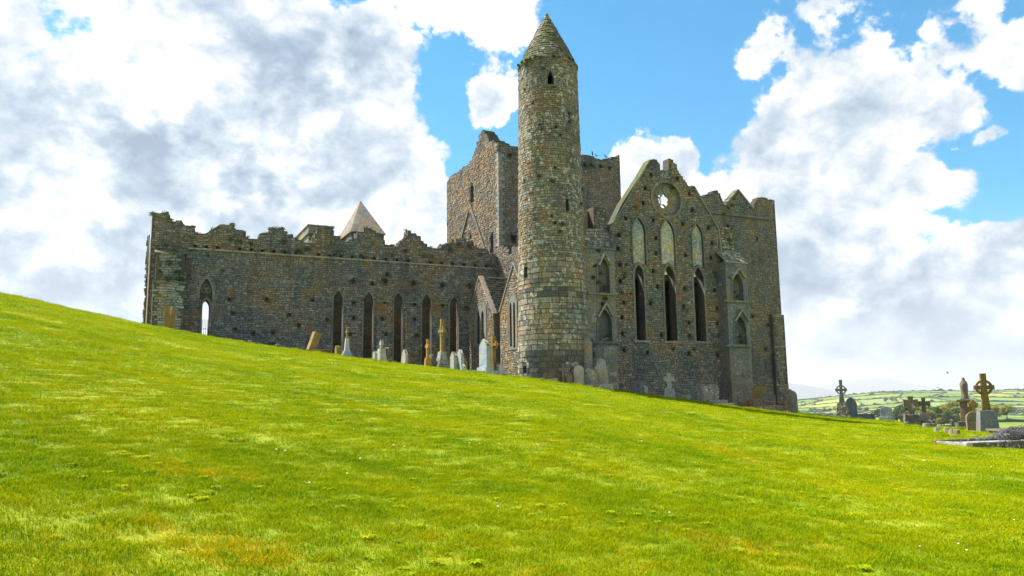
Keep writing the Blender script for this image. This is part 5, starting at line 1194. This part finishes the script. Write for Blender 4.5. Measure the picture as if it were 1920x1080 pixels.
statue()
headstone(1827, 772, 808, 44.5, .72, 'round', M_brownst, 'red-brown rounded headstone with a dark edge in front of the statue pedestal', .3, yaw=.8, group='headstones on the crest')
cross(1829, 750, 808, 45.6, 'small mottled wheel cross between the statue pedestal and the tallest Celtic cross', M_gold, M_brownst, True, 0.40, .6, 0.20, 0.52, 0.74, 0.22, .18, yaw=.8)
cross(1853, 700, 811, 42.5, 'largest Celtic cross, golden brown, on a tapered grey pedestal at the right', M_olive, M_slate_st, True, 0.37, 1.05, 0.44, 0.98, 0.62, 0.42, 0.22, yaw=.85, pt=.9, taper=.58, aw=.22, flare=1.12)
def right_plot():
    X, Y, Z = at(1890, 846, 29.0); zg = gz(X, Y)
    t = thing('kerbed_grave', 'long lichened kerbed grave at the right edge holding a grey shrub', 'grave', (X, Y, zg), 0.30)
    g = random.Random(4)
    L = 4.4; n = 9
    for k in range(n):
        x0_ = -1.75 + L * k / n; bevel(rough_up(Acc().box(x0_ + .008, x0_ + L / n - .008, -.12, .12, -.5, .27 + g.uniform(-.015, .015)).build('kerb_stone', M_darklichen, t), .008, k), .02)
        bevel(rough_up(Acc().box(x0_ + .008, x0_ + L / n - .008, 1.5, 1.72, -.5, .30 + g.uniform(-.01, .01)).build('kerb_stone', M_darklichen, t), .008, k + 20), .02)
    bevel(Acc().box(-1.75, -1.55, .122, 1.498, -.5, .26).build('kerb_stone', M_palest, t), .02)
    Acc().box(-1.54, 2.6, .121, 1.499, -.5, .2).build('gravel_bed', M_gravel, t)
    A = leaf_cloud(5200, 1.25, .62, .34, .38, .028, 8, lobes=11); s = thing('grey_shrub', 'low spreading silver-grey shrub growing inside the kerbed grave at the right edge', 'shrub', (X + 1.0, Y + .95, zg + .1), .3)
    A.build('foliage', M_lav, s); B = Acc()
    for k in range(16): a = k * .4; B.tube((g.uniform(-.6, .6), g.uniform(-.3, .3), 0), (1.1 * math.cos(a), .5 * math.sin(a), .4), .012, .006, 4)
    B.build('stems', M_bark, s)
    # slab tombs behind
    X, Y, Z = at(1900, 806, 40.5); t2 = thing('slab_tomb', 'low dark slab tomb at the right edge beyond the grey shrub', 'tomb', (X, Y, gz(X, Y)), .15)
    bevel(Acc().box(-1.0, 2.0, -.5, .5, -.5, .3).build('side_stones', M_castle, t2)); bevel(Acc().box(-1.1, 2.1, -.6, .6, .302, .42).build('cover_slab', M_slate_st, t2), .02)
    X, Y, Z = at(1893, 797, 44.5); t3 = thing('low_wall', 'low mossy stone wall behind the slab tomb at the right edge', 'wall', (X, Y, gz(X, Y)), .1)
    for r_ in range(3):
        for k in range(9): bevel(rough_up(Acc().box(-1.3 + k * .38 + .12 * (r_ % 2), -.94 + k * .38 + .12 * (r_ % 2), -.2, .2, -.3 + .2 * r_ + .003, -.1 + .2 * r_ - .003).build('stone', M_par, t3), .015, k + 10 * r_), .02)
right_plot()
for i, (px, y, d, s, lab, m) in enumerate([(1737, 803, 45.8, .34, 'pale lichened boulder in the grass below the pair of crosses', M_lichen), (1757, 812, 41, .26, 'upright grey kerb fragment in the grass right of the pair of crosses', M_greyst), (1762, 806, 43.5, .22, 'small grey stone half sunk behind the upright kerb fragment', M_greyst), (1775, 811, 40, .28, 'first lichened kerb block left of the shrub grave', M_lichen), (1784, 814, 39.2, .28, 'middle lichened kerb block of the three left of the shrub grave', M_lichen), (1794, 819, 38.2, .30, 'nearest reddish kerb block left of the shrub grave', M_brownst), (1799, 801, 46.5, .34, 'rounded brown boulder left of the statue pedestal', M_brownst), (1698, 800, 47, .24, 'small brown stone at the left foot of the stout grey cross', M_brownst)]):
    X, Y, Z = at(px, y, d); t = thing('loose_stone', lab, 'stone', (X, Y, gz(X, Y)), .4 * i, 'loose stones in the graveyard'); bevel(rough_up(Acc().box(-s * .6, s * .6, -s * .5, s * .5, -.2, s, s * .12, s * .1).build('stone', m, t), .04, i + 40), .05)
def long_kerb():
    X, Y, Z = at(1845, 822, 36); zc = gz(X, Y); t = thing('stone_kerb', 'long thin pale kerb lying in the grass behind the shrub grave', 'kerb', (X, Y, zc), -.04)
    for k in range(6):
        xx = -1.5 + .62 * k; bevel(Acc().box(xx, xx + .61, -.07, .07, -.4, .10 + gz(X + xx + .3, Y) - zc).build('kerb_stone', M_palest, t))
    X, Y, Z = at(1822, 810, 42.6); zc = gz(X, Y); t = thing('stone_kerb', 'short pale kerb at the foot of the statue pedestal', 'kerb', (X, Y, zc), .05)
    for k in range(3): bevel(Acc().box(-.5 + .42 * k, -.09 + .42 * k, -.08, .08, -.4, .08).build('kerb_stone', M_palest, t))
    X, Y, Z = at(1533, 773, 58); zc = gz(X, Y); t = thing('stone_kerb', 'thin pale kerb in the grass left of the tall slender Celtic cross', 'kerb', (X, Y, zc), .1)
    for k in range(4): bevel(Acc().box(-.9 + .45 * k, -.46 + .45 * k, -.09, .09, -.4, .14).build('kerb_stone', M_palest, t))
long_kerb()

for i, (px, y, d, s, lab) in enumerate([(1168, 736, 54.0, .26, 'small fallen block at the wall foot right of the niched buttress'), (1224, 744, 54.4, .3, 'fallen block at the wall foot between the broken stump and the pale cross'), (1275, 750, 54.6, .22, 'small fallen block at the wall foot right of the pale plain cross'), (520, 653, 53.4, .3, 'fallen block in the grass left of the leaning yellow slab'), (468, 646, 53.2, .24, 'small fallen block below the long choir wall'), (1018, 715, 52.2, .24, 'small fallen block at the foot of the round tower')]):
    X, Y, Z = at(px, y, d); t = thing('loose_stone', lab, 'stone', (X, Y, gz(X, Y)), .7 * i, 'loose stones in the graveyard'); bevel(rough_up(Acc().box(-s * .7, s * .7, -s * .5, s * .5, -.3, s, s * .12, s * .1).build('stone', M_castle, t), .04, i + 60), .05)

# ------------------------------------------------------------------ birds
def bird(px, y, d, span, label, yaw, roll):
    t_, e_ = ray(px, y); b = thing('gull', label, 'bird', (t_ * d, d, e_ * d), yaw, 'gulls in flight'); b.rotation_euler = (0, roll, yaw); s = span
    V = []; n = 8; prof = [(-.30, .004), (-.22, .03), (-.05, .055), (.1, .05), (.2, .035), (.25, .03), (.29, .012), (.33, .002)]
    for u, r in prof:
        for k in range(n): a = 2 * PI * k / n; V.append((r * s * math.cos(a), u * s, r * s * math.sin(a) * .9))
    Fc = [(i * n + k, i * n + (k + 1) % n, (i + 1) * n + (k + 1) % n, (i + 1) * n + k) for i in range(len(prof) - 1) for k in range(n)]
    meshob('body', V, Fc, M_bird, b, smooth=True)
    for sg in (-1, 1):
        W = [(0.03 * sg, .12, .02), (.25 * sg, .16, .12), (.5 * sg, .02, .07), (.27 * sg, .02, .105), (.03 * sg, -.06, .02)]
        Acc().add([(x * s, y_ * s, z * s) for x, y_, z in W] + [(x * s, y_ * s, z * s - .012) for x, y_, z in W], [(0, 1, 3, 4), (1, 2, 3), (9, 8, 6, 5), (8, 7, 6), (0, 5, 6, 1), (1, 6, 7, 2), (2, 7, 8, 3), (3, 8, 9, 4)]).build('wing', M_bird, b)
    Acc().add([(-.05 * s, -.40 * s, 0), (.05 * s, -.40 * s, 0), (.02 * s, -.24 * s, .01), (-.02 * s, -.24 * s, .01), (0, -.3 * s, -.02)], [(0, 1, 2, 3), (0, 4, 1), (1, 4, 2), (2, 4, 3), (3, 4, 0)]).build('tail', M_bird, b)
bird(1777, 699, 150, 1.0, 'upper dark gull banking in the sky left of the statue', .9, .5); bird(1759, 727, 190, 1.0, 'lower gull gliding level above the far fields', 1.2, .1)
def perched():
    for px, y, lab in ((1111, 291, 'crow perched on the crossing tower parapet, left of three'), (1118, 294, 'crow perched on the crossing tower parapet, middle of three'), (1136, 296, 'crow perched on the crossing tower parapet, nearest its right corner')):
        x, z = py(px, y, YT0 + .5); X = OX + x * cy_ - (YT0 + .5) * sy_; Y = OY + x * sy_ + (YT0 + .5) * cy_
        b = thing('crow', lab, 'bird', (X, Y, z - .05), random.uniform(0, 3), 'crows on the tower'); V = []; n = 8
        prof = [(-.22, .10, .012), (-.12, .14, .05), (0, .2, .08), (.08, .27, .075), (.12, .33, .05), (.15, .38, .048), (.19, .40, .035), (.25, .395, .006)]
        for u, h, r in prof:
            for k in range(n): a = 2 * PI * k / n; V.append((r * math.cos(a), u, h + r * math.sin(a)))
        Fc = [(i * n + k, i * n + (k + 1) % n, (i + 1) * n + (k + 1) % n, (i + 1) * n + k) for i in range(len(prof) - 1) for k in range(n)]
        meshob('body', V, Fc, M_bird, b, smooth=True); A = Acc(); A.tube((.03, .02, .14), (.03, .03, -.02), .01, n=4); A.tube((-.03, .02, .14), (-.03, .03, -.02), .01, n=4); A.build('legs', M_bird, b)
perched()

# ------------------------------------------------------------------ grass: real blades, instanced in clumps
def build_grass():
    g = np.random.default_rng(3); V = []; Fc = []; src = []
    def clump(kind, n, rad_, h0, h1, w):
        for _ in range(n):
            r = rad_ * math.sqrt(g.random()); a = g.uniform(0, 2 * PI); x, y = r * math.cos(a), r * math.sin(a)
            h = g.uniform(h0, h1); th = g.uniform(0, 2 * PI); ln = h * g.uniform(0.4, 1.7); ww = w * g.uniform(.6, 1.3); d = np.array((math.cos(th), math.sin(th))); p = np.array((-d[1], d[0])) * ww / 2
            b = len(V); m = np.array((x, y)) + d * ln * .35; e = np.array((x, y)) + d * ln
            V.extend([(x - p[0], y - p[1], -.01), (x + p[0], y + p[1], -.01), (m[0] + p[0] * .8, m[1] + p[1] * .8, h * .6), (m[0] - p[0] * .8, m[1] - p[1] * .8, h * .6), (e[0], e[1], h)])
            Fc.extend([(b, b + 1, b + 2, b + 3), (b + 3, b + 2, b + 4)]); src.extend([kind] * 5)
    for k in (1, 2, 3): clump(k, 130, 0.16, 0.008, 0.032, 0.0044)
    clump(4, 60, 0.18, 0.06, 0.22, 0.008)
    for q in range(9):                                    # a flat rosette of broad weed leaves
        a = q * 0.698 + g.uniform(-.2, .2); L = g.uniform(.05, .085); b = len(V); d = np.array((math.cos(a), math.sin(a))); p = np.array((-d[1], d[0])) * .014
        V.extend([(0, 0, .015), (*(d * L * .55 + p), .034), (*(d * L), .022), (*(d * L * .55 - p), .034)]); Fc.append((b, b + 1, b + 2, b + 3)); src.extend([5] * 4)
    nsrc = len(V); P = []; K = []; S = []
    def scatter(r0, r1, spacing, sc, hs, amax=0.78):
        area = (r1 * r1 - r0 * r0) * amax; n = int(area / spacing ** 2)
        r = np.sqrt(g.uniform(r0 * r0, r1 * r1, n)); a = g.uniform(-amax, amax, n); x = r * np.sin(a); y = r * np.cos(a)
        # keep off the building footprints
        lx = (x - OX) * cy_ + (y - OY) * sy_; ly = -(x - OX) * sy_ + (y - OY) * cy_
        keep = ~((ly > -0.3) & (lx > -8) & (lx < 35) | (ly > 12.3) & (lx > -33) & (lx < 35)) & (np.hypot(x - TX, y - TY) > 2.7)
        x, y = x[keep], y[keep]; z = ground(x, y); m = len(x)
        P.append(np.stack([x, y, z], 1)); K.append(g.integers(1, 4, m)); q = g.uniform(.75, 1.3, m); S.append(np.stack([sc * q, sc * q, hs * q * g.uniform(.8, 1.25, m)], 1))
    scatter(3.0, 11, .10, 1.0, 1.0, .80); scatter(11, 20, .16, 1.5, 1.0); scatter(20, 34, .25, 2.4, 1.0); scatter(34, 66, .40, 3.6, 1.1, .74)
    for rr0, rr1, nn in ((4, 9, 150), (9, 20, 320)):         # weeds in loose colonies
        for _ in range(nn // 6):
            r = math.sqrt(g.uniform(rr0 * rr0, rr1 * rr1)); a = g.uniform(-.75, .75); m = 6
            x = r * math.sin(a) + g.normal(0, .35, m); y = r * math.cos(a) + g.normal(0, .35, m); P.append(np.stack([x, y, ground(x, y)], 1)); K.append(np.full(m, 5)); q = g.uniform(.6, 1.3, m); S.append(np.stack([q, q, q], 1))
    # longer grass round the graves
    def long_at(px, y, d, n, spread, sc=1.0):
        X, Y, Z = at(px, y, d); x = X + g.normal(0, spread, n); y_ = Y + g.normal(0, spread * .6, n); P.append(np.stack([x, y_, ground(x, y_)], 1)); K.append(np.full(n, 4)); q = g.uniform(.6, 1.3, n) * sc; S.append(np.stack([q, q, q], 1))
    for px, y, d, n, sp_ in [(1853, 814, 41.8, 26, .7), (1880, 812, 41, 30, .9), (1810, 828, 33.5, 24, .6), (1795, 822, 36, 24, .5), (1728, 803, 45.5, 30, .8), (1690, 803, 46, 26, .8), (1675, 802, 47, 20, .6), (1581, 789, 53, 16, .6), (1663, 788, 52, 12, .4), (1600, 660, 54, 2, .3), (1325, 759, 54, 18, 1.2), (1440, 776, 54, 40, 1.6), (1375, 768, 54, 20, .9), (1120, 735, 52, 14, .7), (900, 702, 51.8, 10, .8), (590, 662, 53, 40, 1.1), (720, 682, 54, 14, .8), (830, 692, 54, 12, .6), (1770, 815, 39.5, 20, .5), (1500, 778, 55, 30, .9), (1820, 806, 46, 20, .6), (1900, 818, 39, 30, 1.0), (1000, 712, 52.2, 26, 1.2), (1060, 722, 52.4, 26, 1.2), (1200, 742, 54, 30, 1.6), (1280, 750, 54.8, 26, 1.2), (340, 622, 51.5, 30, 1.6), (430, 640, 53, 30, 2.0), (500, 650, 53.4, 24, 1.6), (960, 706, 52.4, 16, .7)]:
        long_at(px, y, d, n, sp_)
    P = np.concatenate(P); K = np.concatenate(K); S = np.concatenate(S)
    me = bpy.data.meshes.new('lawn_grass'); me.from_pydata(V + [tuple(p) for p in P], [], Fc); me.materials.append(M_blade)
    nv = len(me.vertices)
    a = me.attributes.new('src', 'INT', 'POINT'); a.data.foreach_set('value', np.concatenate([np.array(src), np.zeros(len(P), int)]).astype(np.int32))
    a = me.attributes.new('kind_no', 'INT', 'POINT'); a.data.foreach_set('value', np.concatenate([np.zeros(nsrc, int), K]).astype(np.int32))
    a = me.attributes.new('sc', 'FLOAT_VECTOR', 'POINT'); a.data.foreach_set('vector', np.concatenate([np.ones((nsrc, 3)), S]).astype(np.float32).ravel())
    rot = np.zeros((nv, 3)); rot[nsrc:, 2] = g.uniform(0, 2 * PI, len(P)); a = me.attributes.new('rt', 'FLOAT_VECTOR', 'POINT'); a.data.foreach_set('vector', rot.astype(np.float32).ravel())
    o = bpy.data.objects.new('lawn_grass', me); COL.objects.link(o); tag(o, 'short bright green lawn grass with dry yellow patches', 'grass', None, 'stuff')
    ng = bpy.data.node_groups.new('grass_scatter', 'GeometryNodeTree')
    ng.interface.new_socket('Geometry', in_out='INPUT', socket_type='NodeSocketGeometry'); ng.interface.new_socket('Geometry', in_out='OUTPUT', socket_type='NodeSocketGeometry')
    N = ng.nodes; Lk = ng.links.new; gi = N.new('NodeGroupInput'); go = N.new('NodeGroupOutput'); jn = N.new('GeometryNodeJoinGeometry')
    def attr(nm, ty): q = N.new('GeometryNodeInputNamedAttribute'); q.data_type = ty; q.inputs[0].default_value = nm; return q.outputs[0]
    def eq(s, v):
        c = N.new('FunctionNodeCompare'); c.data_type = 'INT'; c.operation = 'EQUAL'; i = [q for q in c.inputs if q.type == 'INT']; Lk(s, i[0]); i[1].default_value = v; return c.outputs[0]
    pts = N.new('GeometryNodeSeparateGeometry'); Lk(gi.outputs[0], pts.inputs[0]); Lk(eq(attr('src', 'INT'), 0), pts.inputs[1])
    for k in (1, 2, 3, 4, 5):
        sg = N.new('GeometryNodeSeparateGeometry'); Lk(gi.outputs[0], sg.inputs[0]); Lk(eq(attr('src', 'INT'), k), sg.inputs[1])
        ip = N.new('GeometryNodeInstanceOnPoints'); Lk(pts.outputs[0], ip.inputs['Points']); Lk(eq(attr('kind_no', 'INT'), k), ip.inputs['Selection']); Lk(sg.outputs[0], ip.inputs['Instance'])
        Lk(attr('rt', 'FLOAT_VECTOR'), ip.inputs['Rotation']); Lk(attr('sc', 'FLOAT_VECTOR'), ip.inputs['Scale']); Lk(ip.outputs[0], jn.inputs[0])
    Lk(jn.outputs[0], go.inputs[0]); md = o.modifiers.new('scatter', 'NODES'); md.node_group = ng
    # daisies
    D = Acc()
    def daisy(x, y, s):
        z = gz(x, y) + random.uniform(.045, .065); n = 8; tl = random.uniform(-.3, .3)
        D.add([(x, y, z + .004)] + [(x + s * math.cos(2 * PI * k / n), y + s * math.sin(2 * PI * k / n), z + s * tl * math.cos(2 * PI * k / n)) for k in range(n)], [(0, 1 + k, 1 + (k + 1) % n) for k in range(n)])
    for (px, y, n, sp_) in [(30, 910, 16, .16), (70, 915, 9, .14), (185, 935, 4, .1), (1055, 952, 6, .06), (1067, 845, 3, .1), (150, 955, 3, .3)]:
        t, e = ray(px, y); r = 10.0
        for _ in range(60): r += ((gz(t * r, r) - e * r)) * 3.0
        for _ in range(n): daisy(t * r + random.gauss(0, sp_), r + random.gauss(0, sp_ * 1.6), random.uniform(.010, .02))
    for _ in range(170):
        r = random.uniform(8, 48); az_ = random.uniform(-.62, .6); daisy(r * math.sin(az_), r * math.cos(az_), random.uniform(.008, .016) * (1 + r / 50))
    tag(D.build('daisies', M_daisy), 'tiny white daisies scattered in the lawn', 'flowers', None, 'stuff')
build_grass()

# ------------------------------------------------------------------ haze over the plain
def build_haze():
    m = bpy.data.materials.new('haze_air'); m.use_nodes = True; t = NT(m.node_tree); out = t.n('ShaderNodeOutputMaterial'); v = t.n('ShaderNodeVolumePrincipled')
    v.inputs['Color'].default_value = (0.93, 0.96, 1.0, 1); v.inputs['Density'].default_value = 0.00005; v.inputs['Anisotropy'].default_value = 0.2
    t.link(v.outputs[0], out.inputs['Volume'])
    o = Acc().box(-50000, 50000, -50000, 50000, -75, 1300).build('haze', m); tag(o, 'pale haze in the air over the plain', None, None, 'stuff')
build_haze()
